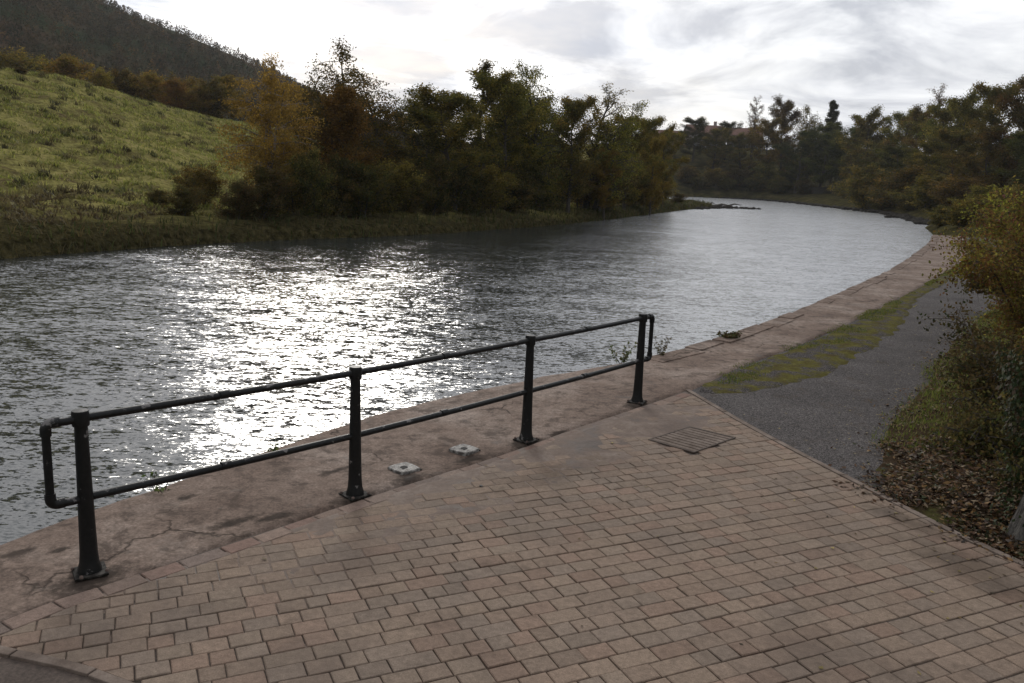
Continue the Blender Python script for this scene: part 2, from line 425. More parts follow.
# ------------------------------------------------------------------ plan of the place
quay_near = [(-7.4, -10), (-5.4, -3), (-3.95, 2.3)]
quay_edge_pts = [G(*p) for p in [(0, 540), (100, 505), (200, 473), (300, 437), (420, 402), (550, 374), (640, 358), (690, 346), (750, 327), (800, 308), (860, 283), (900, 263), (930, 240)]]
edge_ctrl = quay_near+[(p.x, p.y) for p in quay_edge_pts]+[(27, 55), (33.5, 70)]
EDGE = spline(edge_ctrl, .3)
right_bank = spline([(33.5, 70), (40.6, 84), (48.5, 113), (51.7, 145), (54, 170), (52, 184), (46, 190), (38, 192), (30, 189)], 1.5)
left_ctrl = [(27, 170), (21, 140), (19.5, 120), (22, 111), (24.6, 105.5), (20.5, 97), (16.8, 87.6), (5.8, 58.6), (-.9, 44.2), (-5.1, 37.1), (-8.5, 32.8), (-11, 29.1), (-12.7, 25.5), (-13.9, 22.5), (-16.5, 16), (-20, 8), (-24, -4), (-27, -15)]
LEFT = spline(left_ctrl, 1.0)
EC = spline(edge_ctrl, 1.5)
RIVER = np.concatenate([EC, right_bank[1::2], LEFT, np.array([(-16, -22)])])
WATER_Z = -.55

INNER = spline([(-5.6, -6), (-3.6, 1.6), (-2.42, 3.68), (-2.12, 4.06), (-1.45, 4.83), (-.93, 5.46), (-.06, 6.42), (.85, 7.54), (2.0, 8.92), (2.87, 10.2), (4.09, 11.78), (5.6, 13.88), (8.44, 18.09), (12.31, 23.93), (16.9, 31.3), (21.8, 40.6), (28.6, 54.4), (35, 69)], .3)
KERB_R = spline([(1.96, 8.86), (2.32, 7.43), (2.76, 6.03), (2.97, 5.38), (3.2, 4.81), (3.62, 4.0), (4.2, 3.0), (5.2, 1.6)], .25)
KERB_L = spline([(-2.62, 3.50), (-2.25, 3.40), (-1.93, 3.32), (-1.67, 3.22), (-.9, 2.85), (.2, 2.1), (1.2, 1.2)], .2)
GRASS_R = spline([(2.05, 8.80), (2.22, 8.72), (3.24, 9.19), (4.66, 10.94), (5.85, 12.69), (7.17, 14.99), (8.7, 17.8), (12.5, 23.6), (17, 31)], .3)
PATH_R = spline([(2.80, 6.03), (3.36, 7.27), (4.28, 8.79), (5.2, 10.2), (6.7, 12.6), (8.8, 15.6), (12.0, 19.6), (15.6, 24.2), (20, 31), (25, 40), (31.5, 53), (38, 68)], .4)

def ground_z(x, y):
    x = np.asarray(x, float); y = np.asarray(y, float); shp = x.shape
    x = x.ravel(); y = y.ravel()
    d, seg, _ = dist_poly(x, y, RIVER, True)
    ins = inside(x, y, RIVER)
    nE, nR = len(EC), len(right_bank[1::2])+1
    quay = seg < nE-2; rb = (seg >= nE-2) & (seg < nE+nR-3); lf = ~(quay | rb)
    z = np.zeros_like(x)
    # ---- left: bank, brown foot, rising field, ridge
    u = x/np.maximum(y, 8)
    prof = np.interp(d, [0, .5, 1.6, 6, 14, 22, 30, 40, 48, 56, 75, 110], [-.75, -.1, .12, .3, .75, 2.2, 4.1, 6.9, 9.1, 9.6, 7.5, 5.0])
    fall = 1-.25*smooth(-.55, -.33, u)-.5*smooth(-.33, .05, u)
    fall = np.where(y < 10, 1, fall)
    bump = (.34*fbm(x*.9, y*.9, 3, 3)+.35*fbm(x*.12, y*.12, 3, 5)*smooth(4, 20, d))
    zl = np.where(prof > .3, .3+(prof-.3)*fall, prof)+bump*smooth(.6, 3, d)
    # ---- right far bank
    zr = np.interp(d, [0, .8, 3, 8, 20, 45, 90], [-.8, -.1, .6, 1.3, 3.5, 6.0, 9.0])+.3*fbm(x*.3, y*.3, 3, 9)*smooth(1, 4, d)
    # ---- quay side
    zq = np.interp(d, [0, .45, .85, 1.0, 9, 11, 20, 60], [-1.9, -1.9, -.5, -.16, -.16, .3, 1.6, 5])
    # inland terrain behind the far trees
    w = smooth(185, 240, y)*smooth(-.15, .12, u)
    z = np.where(lf, zl, np.where(rb, zr, zq))
    z = np.where(~ins, z+w*(12.5-z), z)
    # blend quay side into natural bank
    t = smooth(43, 52, y)*(~ins)
    z = np.where(quay, z*(1-t)+zr*t, z)
    near = (x > -6) & (x < 4.6) & (y > -12) & (y < 9.5) & (~ins) & quay & (d > 1)
    z = np.where(near, np.minimum(z, -.09), z)
    # hill
    r = np.hypot(x, y)
    ridge = np.interp(x/np.maximum(y, 1), [-1.2, -.62, -.471, -.39, -.313, -.233, -.12, 0.02, .12], [135, 103, 77, 68, 57, 40, 20, 9, 6])
    hill = ridge*smooth(110, 520, r)*(1+.05*fbm(x*.01, y*.01, 3, 21))
    hill = np.where(y > 60, hill, hill*smooth(20, 60, y))
    z = np.where(~ins & (r > 110) & (u < .25), np.maximum(z*smooth(.25, .1, u)+z*(1-smooth(.25, .1, u)), hill*(1-smooth(.1, .2, u))+z*smooth(.1, .2, u)), z)
    z = np.where(ins, np.interp(d, [0, 1.2, 4], [-1.0, -1.9, -2.6]), z)
    return z.reshape(shp)

def gz(x, y): return float(ground_z(np.array([x]), np.array([y]))[0])

# ------------------------------------------------------------------ the land sheet
def axis(lo, n0, n1, hi, s):
    mid = np.arange(n0, n1+1e-6, s); a = [n0]; st = s
    while a[-1] > lo: st *= 1.09; a.append(a[-1]-st)
    b = [n1]; st = s
    while b[-1] < hi: st *= 1.09; b.append(b[-1]+st)
    return np.array(a[1:][::-1]+list(mid)+b[1:])
xs = axis(-1500, -62, 42, 1500, .45); ys = axis(-300, -2, 112, 1900, .45)
X, Y = np.meshgrid(xs, ys)
Z = ground_z(X, Y)
nx, ny = len(xs), len(ys)
I = np.arange(nx*ny).reshape(ny, nx)
Fq = np.stack([I[:-1, :-1], I[:-1, 1:], I[1:, 1:], I[1:, :-1]], -1).reshape(-1, 4)
cx = X[:-1, :-1].ravel(); cy = Y[:-1, :-1].ravel()
mi = ((np.hypot(cx, cy) > 125) & (cx < .02*cy)).astype(int)
mi = np.where((cx > .12*cy) & (cy > 46), 2, mi)
g = mesh_np('ground', np.stack([X, Y, Z], -1).reshape(-1, 3), Fq, [M['meadow'], M['hill'], M['bank']], smooth_=True, matidx=mi)
tag(g, 'rough green and brown land rising into a field and a wooded hill', kind='structure')

# ------------------------------------------------------------------ water
V = [(x, y, WATER_Z) for x, y in [(-70, -60), (120, -60), (120, 230), (-70, 230)]]
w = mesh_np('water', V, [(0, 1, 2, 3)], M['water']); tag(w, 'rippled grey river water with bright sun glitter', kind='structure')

# ------------------------------------------------------------------ quay: concrete strip with a worn stone edge
def resample(poly, n):
    s = np.concatenate([[0], np.cumsum(np.hypot(*(poly[1:]-poly[:-1]).T))]); t = np.linspace(0, s[-1], n)
    return np.stack([np.interp(t, s, poly[:, 0]), np.interp(t, s, poly[:, 1])], 1)

def cut(poly, y0, y1):
    return poly[(poly[:, 1] >= y0) & (poly[:, 1] <= y1)]

def edge_dir(poly, k):
    a = poly[max(k-1, 0)]; b = poly[min(k+1, len(poly)-1)]; d = (b-a)/np.hypot(*(b-a)); return d
E0 = cut(EDGE, -9, 47)
s = np.concatenate([[0], np.cumsum(np.hypot(*(E0[1:]-E0[:-1]).T))])
# dense near, sparse far
tt = [0]
while tt[-1] < s[-1]:
    yy = np.interp(tt[-1], s, E0[:, 1]); tt.append(tt[-1]+np.clip(.02*max(yy, 2), .06, .5))
tt = np.array(tt[:-1])
E1 = np.stack([np.interp(tt, s, E0[:, 0]), np.interp(tt, s, E0[:, 1])], 1)
# inner line: for every edge point the nearest inner point along the normal
dirs = np.array([edge_dir(E1, k) for k in range(len(E1))]); nrm = np.stack([dirs[:, 1], -dirs[:, 0]], 1)
for _ in range(6):
    nrm[1:-1] = (nrm[:-2]+nrm[1:-1]*2+nrm[2:])/4
nrm /= np.hypot(*nrm.T)[:, None]
def ray_hit(p, n, poly):
    best = None
    for i in range(len(poly)-1):
        a = poly[i]; e = poly[i+1]-a; den = n[0]*e[1]-n[1]*e[0]
        if abs(den) < 1e-9: continue
        w_ = a-p; t = (w_[0]*e[1]-w_[1]*e[0])/den; q = (w_[0]*n[1]-w_[1]*n[0])/den
        if -.001 <= q <= 1.001 and t > .1 and (best is None or t < best): best = t
    return best
wid = np.array([ray_hit(E1[k], nrm[k], INNER) or 1.2 for k in range(len(E1))])
wid = np.clip(wid, .7, 2.2)
jit = .035*fbm(tt*2.2, tt*0, 4, 31)+.03*np.minimum(0, vnoise(tt*1.3, tt*0+5, 8))
cols = [0, .02, .06, .12, .2, .3, .36, .4, .5, .62, .75, .88, .965, 1.0]
V = []; nC = len(cols)+2
for k in range(len(E1)):
    p0 = E1[k]-nrm[k]*(-jit[k]); ww = wid[k]+.02
    V.append((*p0, -1.6)); V.append((*(p0+nrm[k]*0), -.06))
    for c_ in cols:
        q = p0+nrm[k]*(c_*ww+ (.015 if c_ == 0 else 0))
        z = .0
        dd = c_*ww
        z -= .03*max(0, 1-dd/.05)                       # rounded lip
        z += .010*float(fbm(q[0]*2.5, q[1]*2.5, 3, 40))*(1-c_*.5)
        z -= .012*max(0, float(fbm(q[0]*1.1, q[1]*1.1, 2, 44)))*(dd > .3)
        if .33 < dd < .42: z -= .006
        if c_ == 1: z = -.05
        if c_ == .88: z = min(z, .0)
        V.append((*q, z))
I = np.arange(len(V)).reshape(-1, nC)
Fq = np.stack([I[:-1, :-1], I[:-1, 1:], I[1:, 1:], I[1:, :-1]], -1).reshape(-1, 4)[:, ::-1]
q = mesh_np('quay_edge', V, Fq, M['concrete'], smooth_=True); tag(q, 'worn brown concrete quay strip along the water', kind='structure')

# worn coping stones sunk along the lip: shallow separate slabs of one wall
mb = MB(); k = 0; t = 1.5; r2 = random.Random(3)
def at_edge(t):
    return np.array([np.interp(t, tt, E1[:, 0]), np.interp(t, tt, E1[:, 1])]), np.array([np.interp(t, tt, nrm[:, 0]), np.interp(t, tt, nrm[:, 1])])
while t < tt[-1]-2:
    L = r2.uniform(.5, 1.3); (p, n_) = at_edge(t)
    miss = (p[1] < 9.5 and r2.random() < .75) or r2.random() < .3
    if not miss:
        a0, n0 = at_edge(t+.02); a1, n1 = at_edge(t+L-.02); d0 = r2.uniform(.0, .03); w_ = r2.uniform(.24, .36)
        h_ = r2.uniform(.006, .018)
        P4 = [a0+n0*d0, a1+n1*(d0+r2.uniform(-.01, .02)), a1+n1*w_, a0+n0*(w_+r2.uniform(-.03, .03))]
        c_ = sum(P4)/4
        lo = [(*v, -.08) for v in P4]; hi = [(*(c_+(v-c_)*.97), h_+r2.uniform(-.004, .004)) for v in P4]
        mb.add(lo+hi, [[0, 1, 2, 3], [7, 6, 5, 4], [0, 4, 5, 1], [1, 5, 6, 2], [2, 6, 7, 3], [3, 7, 4, 0]])
    t += L
cs = mb.build('quay_coping', M['concrete'], bevel=.008); tag(cs, 'low worn coping slabs along the lip of the quay', kind='structure')

# ------------------------------------------------------------------ block paving (one mesh, every block its own tint)
ANG = R_(25); er = np.array([math.cos(ANG), math.sin(ANG)]); en = np.array([-math.sin(ANG), math.cos(ANG)])
def clip(poly, a, n):            # keep the side where (p-a).n >= 0
    out = []
    for i in range(len(poly)):
        p = poly[i]; q = poly[(i+1) % len(poly)]
        dp = (p-a)@n; dq = (q-a)@n
        if dp >= 0: out.append(p)
        if (dp >= 0) != (dq >= 0): out.append(p+(q-p)*dp/(dp-dq))
    return out
def clip_to(poly, line, keep_right, gap):
    c_ = sum(poly)/len(poly)
    d, sg, sd = dist_poly([c_[0]], [c_[1]], line)
    i = sg[0]; a = line[i]; b = line[i+1]; dr = (b-a)/np.hypot(*(b-a))
    n = np.array([dr[1], -dr[0]]) if keep_right else np.array([-dr[1], dr[0]])
    if d[0] > .4: return poly if (c_-a)@n > 0 else []
    return clip(poly, a+n*gap, n)
def area(p): return .5*abs(sum(p[i][0]*p[(i+1) % len(p)][1]-p[(i+1) % len(p)][0]*p[i][1] for i in range(len(p)))) if len(p) > 2 else 0
DRAIN = [np.array(G(*p).xy) for p in [(648, 440), (690, 427), (736, 438), (694, 453)]]
dc = sum(DRAIN)/4
tints = [(.182, .130, .104), (.192, .134, .106), (.175, .127, .103), (.166, .126, .105), (.186, .122, .097), (.178, .133, .107), (.160, .122, .103), (.196, .142, .112)]
mbV = []; mbF3 = []
pv = MB(); pcol = []
def add_block(poly, z, r3, tint):
    if area(poly) < .0012: return
    c_ = sum(poly)/len(poly); n = len(poly)
    ch = .0045
    rmin = min(np.hypot(*(p-c_)) for p in poly)
    tz = r3.gauss(0, .0012); tx, ty = r3.gauss(0, .008), r3.gauss(0, .008)
    lo = [(*p, -.05) for p in poly]
    md = [(*p, z+tz-.004+tx*(p[0]-c_[0])+ty*(p[1]-c_[1])) for p in poly]
    hi = []
    for p in poly:
        v = p-c_; L = np.hypot(*v); q_ = c_+v*max(.3, 1-ch*1.4/max(L, .02)); hi.append((*q_, z+tz+tx*(q_[0]-c_[0])+ty*(q_[1]-c_[1])))
    fs = [[i, (i+1) % n, n+(i+1) % n, n+i] for i in range(n)]+[[n+i, n+(i+1) % n, 2*n+(i+1) % n, 2*n+i] for i in range(n)]+[[2*n+i for i in range(n)]]
    a0 = np.array([p for p in poly]); sgn = sum(poly[i][0]*poly[(i+1) % n][1]-poly[(i+1) % n][0]*poly[i][1] for i in range(n))
    if sgn < 0: fs = [f[::-1] for f in fs]
    pv.add(lo+md+hi, fs)
    pcol.extend([tint]*len(fs))
r3 = random.Random(5)
BORD = .125   # border course beside the concrete
row = -14
for row in range(-14, 80):
    v0 = row*.1165+r3.uniform(-.001, .001); v1 = v0+.1165
    u = -4.5+r3.uniform(0, .2); wob = r3.uniform(-.003, .003)
    while u < 8.5:
        L = r3.choices([.115, .15, .165, .225], [.22, .34, .26, .18])[0]+r3.uniform(-.004, .004)
        g_ = r3.uniform(.0018, .0038)
        pts = [er*(u+g_)+en*(v0+g_+wob), er*(u+L-g_)+en*(v0+g_+wob), er*(u+L-g_)+en*(v1-g_+wob), er*(u+g_)+en*(v1-g_+wob)]
        pts = [p+np.array([r3.gauss(0, .0012), r3.gauss(0, .0012)]) for p in pts]
        c_ = sum(pts)/4
        u += L
        if not (-3.5 < c_[0] < 6 and .8 < c_[1] < 9.2): continue
        # sag of the surface
        z = .004*float(fbm(c_[0]*.9, c_[1]*.9, 2, 3))
        p = clip_to(pts, INNER, True, BORD+.01)
        if len(p) > 2: p = clip_to(p, KERB_R, True, .06)
        if len(p) > 2: p = clip_to(p, KERB_L, False, .05)
        if len(p) < 3: continue
        if np.hypot(*(sum(p)/len(p)-dc)) < .5:
            cc = sum(p)/len(p)
            if inside(np.array([cc[0]]), np.array([cc[1]]), DRAIN)[0]: continue
        tb = r3.choice(tints); k = r3.uniform(.90, 1.09)
        add_block(p, z, r3, tuple((.65*q_+.35*mn_)*k*f_ for q_, mn_, f_ in zip(tb, (.179, .129, .104), (1.25, 1.285, 1.20))))
# border course along the concrete
t = 0; IN2 = resample(cut(INNER, 1.2, 8.95), 400); ss = np.concatenate([[0], np.cumsum(np.hypot(*(IN2[1:]-IN2[:-1]).T))])
def at_in(t, off):
    x = np.interp(t, ss, IN2[:, 0]); y = np.interp(t, ss, IN2[:, 1]); x2 = np.interp(t+.05, ss, IN2[:, 0]); y2 = np.interp(t+.05, ss, IN2[:, 1])
    x0 = np.interp(t-.05, ss, IN2[:, 0]); y0 = np.interp(t-.05, ss, IN2[:, 1])
    d = np.array([x2-x0, y2-y0]); d /= np.hypot(*d); return np.array([x, y])+np.array([d[1], -d[0]])*off
while t < ss[-1]-.25:
    L = r3.uniform(.19, .26)
    pts = [at_in(t+.005, .008), at_in(t+L-.005, .008), at_in(t+L-.005, BORD), at_in(t+.005, BORD)]
    p = clip_to(pts, KERB_L, False, .03)
    k = r3.uniform(.95, 1.3); tb = r3.choice(tints)
    if len(p) > 2 : add_block(p, -.002, r3, tuple(q_*k for q_ in tb))
    t += L
pav = pv.build('block_paving', M['paver'])
a = pav.data.color_attributes.new('tint', 'FLOAT_COLOR', 'CORNER')
arr = []
for poly, c_ in zip(pav.data.polygons, pcol): arr += [(*c_, 1)]*poly.loop_total
a.data.foreach_set('color', np.array(arr, np.float32).ravel())
tag(pav, 'red brown block paving laid in courses', kind='structure')

def fill_sheet(name, polyA, polyB, n, m_, zf, mat, kind='structure', label=None, col=None):
    A = resample(polyA, n); B = resample(polyB, n)
    V = []
    for i in range(n):
        for j in range(m_):
            q = A[i]*(1-j/(m_-1))+B[i]*(j/(m_-1)); V.append((q[0], q[1], 0))
    V = np.array(V); V[:, 2] = zf(V[:, 0], V[:, 1], np.tile(np.linspace(0, 1, m_), n))
    I = np.arange(n*m_).reshape(n, m_)
    Fq = np.stack([I[:-1, :-1], I[:-1, 1:], I[1:, 1:], I[1:, :-1]], -1).reshape(-1, 4)
    nz = np.cross(V[Fq[0, 1]]-V[Fq[0, 0]], V[Fq[0, 2]]-V[Fq[0, 0]])[2]
    if nz < 0: Fq = Fq[:, ::-1]
    o = mesh_np(name, V, Fq, mat, smooth_=True)
    if label: tag(o, label, kind=kind)
    return o

# soil bed between the blocks
bed = np.array([(-3.4, 1.0), (-3.4, 2.9), (-2.5, 3.64), (-1.5, 4.8), (-.1, 6.38), (1.9, 8.82)])
bed2 = np.array([(5.0, 1.0), (4.6, 2.4), (3.6, 4.0), (3.18, 4.8), (2.74, 6.03), (1.98, 8.80)])
fill_sheet('paving_bed', bed, bed2, 60, 40, lambda x, y, t: -.0105+.0015*fbm(x*8, y*8, 2, 2), M['joint'], label='dark soil in the joints of the paving')
# mud washed over the blocks beside the quay
IN3 = cut(INNER, 2.4, 9.0)
dI = np.array([edge_dir(IN3, k) for k in range(len(IN3))]); nI = np.stack([dI[:, 1], -dI[:, 0]], 1)
def mudz(x, y, t):
    d = t*1.5
    n = fbm(x*1.9+3, y*1.9, 5, 71)
    along = np.interp(y, [2.4, 3.8, 4.6, 5.6, 7.4, 8.4, 9], [.1, .25, .8, 1.0, 1.0, .8, .4])
    lvl = along*(1-smooth(.32, .72, t+.22*fbm(x*.9, y*.9, 2, 12)))
    z = -.014+.0145*lvl+.0065*n+.0045*fbm(x*7, y*7, 3, 73)-.006*(t < .05)
    dk, _, sk = dist_poly(x, y, KERB_R)
    return np.where((sk > 0) | (dk < .03), -.06, z)
fill_sheet('mud_film', IN3+nI*.0, IN3+nI*1.5, 260, 70, mudz, M['mud'], label='thin mud washed over the paving beside the quay')

# kerb stones
def kerb(name, line, off0, off1, label, ztop=.004):
    mb = MB(); S = np.concatenate([[0], np.cumsum(np.hypot(*(line[1:]-line[:-1]).T))]); t = 0; rr = random.Random(8)
    def at(t, off):
        t = np.clip(t, 0, S[-1]); x = np.interp(t, S, line[:, 0]); y = np.interp(t, S, line[:, 1])
        a = max(t-.1, 0); b = min(t+.1, S[-1]); d = np.array([np.interp(b, S, line[:, 0])-np.interp(a, S, line[:, 0]), np.interp(b, S, line[:, 1])-np.interp(a, S, line[:, 1])]); d /= np.hypot(*d)
        return np.array([x, y])+np.array([d[1], -d[0]])*off
    while t < S[-1]-.1:
        L = min(rr.uniform(.42, .48), S[-1]-t); z = ztop+rr.uniform(-.003, .003)
        n = 3; lo = []; vs = []; fs = []
        for i in range(n+1):
            tt_ = t+.004+(L-.008)*i/n
            for off in (off0, off1):
                q = at(tt_, off); vs += [(*q, -.1), (*q, z)]
        for i in range(n):
            b = i*4; fs += [[b+1, b+3, b+7, b+5], [b, b+1, b+5, b+4], [b+2, b+6, b+7, b+3]]
        fs += [[0, 2, 3, 1], [n*4, n*4+1, n*4+3, n*4+2]]
        mb.add(vs, fs); t += L
    o = mb.build(name, M['kerb'], bevel=.004); tag(o, label, kind='structure'); return o
kerb('path_kerb', KERB_R, .0, .052, 'thin stone kerb between paving and grit path')
kerb('paving_kerb', KERB_L, -.052, 0, 'thin stone kerb at the near corner of the paving')
# tarmac corner at the near left
fill_sheet('tarmac', KERB_L+np.array([0.02, 0]), KERB_L+np.array([-1.6, -2.6]), 40, 12, lambda x, y, t: -.012+.003*fbm(x*5, y*5, 2, 6)-.02*(x < -9), M['path'], label='dark grit tarmac at the near left corner')

# ------------------------------------------------------------------ path, grass strip, verge
INp = cut(INNER, 8.75, 46.5)
Kp = KERB_R[:13]  # kerb beside the path
PR = cut(PATH_R, 5, 46.5)
leftline = np.concatenate([resample(KERB_R[KERB_R[:, 1] > 6.0][::-1], 20), resample(INp, 120)[1:]])
def pz(x, y, t): return -.018+.006*fbm(x*1.2, y*1.2, 3, 15)
fill_sheet('path', leftline, resample(PR, 200)+np.array([.25, -.15]), 220, 26, pz, M['path'], label='grey grit path curving along the river')
GR = cut(GRASS_R, 8.7, 30)
gl = resample(cut(INNER, 8.98, 30.5), 150); gr = resample(GR, 150)
def gz_(x, y, t):
    e = np.minimum(t*3, 1-t)*2
    return -.03+.032*smooth(.0, .6, e+.5*fbm(x*2.2, y*2.2, 4, 19))+.018*fbm(x*6, y*6, 4, 23)
fill_sheet('grass_verge', gl, gr, 150, 22, gz_, M['moss'], label='mossy ground of the grass strip between quay and path')
vr_in = np.concatenate([resample(KERB_R[KERB_R[:, 1] < 6.1][::-1], 30)+np.array([.03, .0]), resample(PR, 120)[1:]])
vr_in = vr_in+np.stack([.07*fbm(np.arange(len(vr_in))*.55, np.zeros(len(vr_in)), 3, 9)*(np.arange(len(vr_in)) > 34), 0*vr_in[:, 0]], 1)
vr_out = vr_in+np.stack([np.linspace(5, 9, len(vr_in)), np.linspace(-2.0, -5, len(vr_in))], 1)
def verge_z(x, y):
    d, _, sd_ = dist_poly(x, y, vr_in); d = np.where(sd_ > 0, 0, d)
    return .0-.010*(d <= 0)+.10*smooth(0, .5, d)+.28*smooth(.4, 2.2, d)+.05*d*(d > 2)+.04*fbm(x*3, y*3, 3, 29)*smooth(0, .3, d)
fill_sheet('verge', vr_in, vr_out, 220, 60, lambda x, y, t: verge_z(x, y)-.02, M['soil'], label='bare soil of the verge beside the path')

# ------------------------------------------------------------------ blades and leaves
def scatter_quads(name, C, N, Lh, Wd, col, mat, parent=None, up=None, fold=True):
    """leaf-like faces: centre C, axis direction N (long axis), sizes; two triangles folded along the axis"""
    n = len(C); a = N/np.linalg.norm(N, axis=1)[:, None]
    r = rng.normal(size=(n, 3)) if up is None else up
    b = np.cross(a, r); b /= np.linalg.norm(b, axis=1)[:, None]
    c = np.cross(a, b)
    Lh = np.asarray(Lh)[:, None]; Wd = np.asarray(Wd)[:, None]
    v0 = C-a*Lh; v1 = C+b*Wd+c*Wd*.25; v2 = C+a*Lh; v3 = C-b*Wd+c*Wd*.25
    V = np.stack([v0, v1, v2, v3], 1).reshape(-1, 3); Fq = np.arange(4*n).reshape(n, 4)
    return mesh_np(name, V, Fq, mat, parent, col=col)

def blades(name, Pt, hgt, wid_, col, lean=.5, mat=None):
    n = len(Pt); az = rng.uniform(0, 2*np.pi, n); ln = hgt*lean*rng.uniform(.2, 1.2, n)
    dx = np.cos(az); dy = np.sin(az)
    side = np.stack([-dy, dx, 0*dx], 1)*wid_[:, None]
    mid = Pt+np.stack([dx*ln*.35, dy*ln*.35, hgt*.6], 1); tip = Pt+np.stack([dx*ln, dy*ln, hgt], 1)
    V = np.stack([Pt-side, Pt+side, mid+side*.7, mid-side*.7, tip], 1).reshape(-1, 3)
    b = np.arange(n)[:, None]*5
    q = b+np.array([[0, 1, 2, 3]]); t = b+np.array([[3, 2, 4, 4]])
    # triangles stored as quads would be degenerate: build as two triangle sets
    T = np.concatenate([b+np.array([[0, 1, 2]]), b+np.array([[0, 2, 3]]), b+np.array([[3, 2, 4]])])
    return mesh_np(name, V, T, mat or M['grass_blade'], col=np.concatenate([col, col, col]))

def palette(n, cols, var=.25):
    c = np.array(cols)[rng.integers(0, len(cols), n)]
    return c*rng.uniform(1-var, 1+var, (n, 1))

# grass strip beside the quay
def strip_points(A, B, n, dens, tmax=1.0, smin_=0.0):
    t = rng.uniform(0, tmax, n); s_ = rng.uniform(smin_, 1-smin_*.5, n)
    i = t*(len(A)-1); k = np.floor(i).astype(int).clip(0, len(A)-2); f = (i-k)[:, None]
    a = A[k]*(1-f)+A[k+1]*f; b = B[k]*(1-f)+B[k+1]*f
    p = a*(1-s_[:, None])+b*s_[:, None]; keep = dens(p[:, 0], p[:, 1], s_)
    return p[keep], s_[keep]
p, s_ = strip_points(gl, gr, 90000, lambda x, y, s_: (rng.uniform(0, 1, len(x)) < smooth(-.05, .35, fbm(x*1.8, y*1.8, 4, 55)+.12-1.4*np.maximum(0, s_-.4)*2))*(rng.uniform(0, 1, len(x)) < np.interp(y, [9, 15, 30], [1, .8, .45])), 1.0, -.12)
zz = np.where((s_ < 0) | (s_ > 1), -.012, np.maximum(gz_(p[:, 0], p[:, 1], s_), -.018))
hg = rng.uniform(.008, .032, len(p))*(1+.8*np.maximum(0, fbm(p[:, 0]*2, p[:, 1]*2, 2, 5)))
o = blades('verge_grass', np.stack([p[:, 0], p[:, 1], zz-.004], 1), hg, rng.uniform(.002, .005, len(p))*np.interp(p[:, 1], [9, 30], [1, 2.2]), palette(len(p), [(.13, .15, .032), (.17, .17, .04), (.09, .11, .026), (.18, .14, .06)]), .9)
tag(o, 'short yellow green grass growing between quay and path', 'grass', kind='stuff')
# right verge grass
V0 = vr_in; p, s_ = strip_points(vr_in, vr_out, 300000, lambda x, y, s_: (s_ < .4) & (rng.uniform(0, 1, len(x)) < smooth(-.05, .35, fbm(x*1.3, y*1.3, 3, 61)+.1+.6*np.exp(-((y-8.6)/1.8)**2)-.9*smooth(6.9, 5.9, y)-.8*smooth(0, -.03, s_))), .5, -.035)
hg = rng.uniform(.015, .055, len(p))*(1+1.2*np.maximum(0, fbm(p[:, 0]*3, p[:, 1]*3, 2, 64)))
o = blades('path_side_grass', np.stack([p[:, 0], p[:, 1], verge_z(p[:, 0], p[:, 1])-.03], 1), hg, rng.uniform(.003, .006, len(p))*np.interp(p[:, 1], [9, 30], [1, 2]), palette(len(p), [(.15, .18, .034), (.20, .205, .045), (.105, .125, .028), (.24, .19, .09)]), .8)
tag(o, 'green grass under the bush at the right of the path', 'grass', kind='stuff')

# fallen leaves on the right verge
p, s_ = strip_points(vr_in, vr_out, 420000, lambda x, y, s_: (y < 14) & (s_ < .45) & (rng.uniform(0, 1, len(x)) < np.interp(y, [3.5, 6.4, 7.6, 14], [.75, 1, .14, .1])*smooth(-.5, .3, fbm(x*2, y*2, 3, 66)+.1)*np.exp(np.minimum(s_, 0)*60)), .38, -.06)
n = len(p); C = np.stack([p[:, 0], p[:, 1], verge_z(p[:, 0], p[:, 1])+rng.uniform(-.012, .022, n)], 1)
az = rng.uniform(0, 6.28, n); N = np.stack([np.cos(az), np.sin(az), rng.normal(0, .35, n)], 1)
upv = np.stack([rng.normal(0, .5, n), rng.normal(0, .5, n), np.ones(n)], 1); upv = np.cross(N, np.cross(upv, N))
o = scatter_quads('fallen_leaves', C, N, rng.uniform(.1, 1, n)**1.4*.026+.008, rng.uniform(.004, .018, n), palette(n, [(.075, .04, .02), (.11, .06, .028), (.05, .03, .018), (.17, .10, .035), (.04, .045, .02), (.20, .15, .09), (.035, .022, .014)], .4), M['litter'], up=upv)
tag(o, 'brown and yellow fallen leaves littering the soil beside the paving', 'leaf litter', kind='stuff')
# a few leaves and bits on paving and path
nn = 1000
px_ = rng.uniform(0, 1, nn); pp = []
while len(pp) < nn:
    x = rng.uniform(-2.3, 9); y = rng.uniform(3.2, 16)
    d, _, _ = dist_poly([x], [y], vr_in)
    if rng.uniform() < math.exp(-d[0]/.35)+.012 and not inside(np.array([x]), np.array([y]), RIVER)[0] and x > -1.9+ (y-4)*.6-1: pp.append((x, y))
pp = np.array(pp); n = len(pp); C = np.stack([pp[:, 0], pp[:, 1], np.full(n, .007)], 1)
az = rng.uniform(0, 6.28, n); N = np.stack([np.cos(az), np.sin(az), rng.normal(0, .1, n)], 1)
o = scatter_quads('scattered_leaves', C, N, rng.uniform(.008, .02, n), rng.uniform(.005, .013, n), palette(n, [(.10, .055, .025), (.05, .03, .018), (.22, .15, .06)], .4), M['litter'], up=np.tile([[.1, .05, 1.]], (n, 1)))
tag(o, 'small brown leaves scattered thinly on the paving', 'leaf litter', kind='stuff')

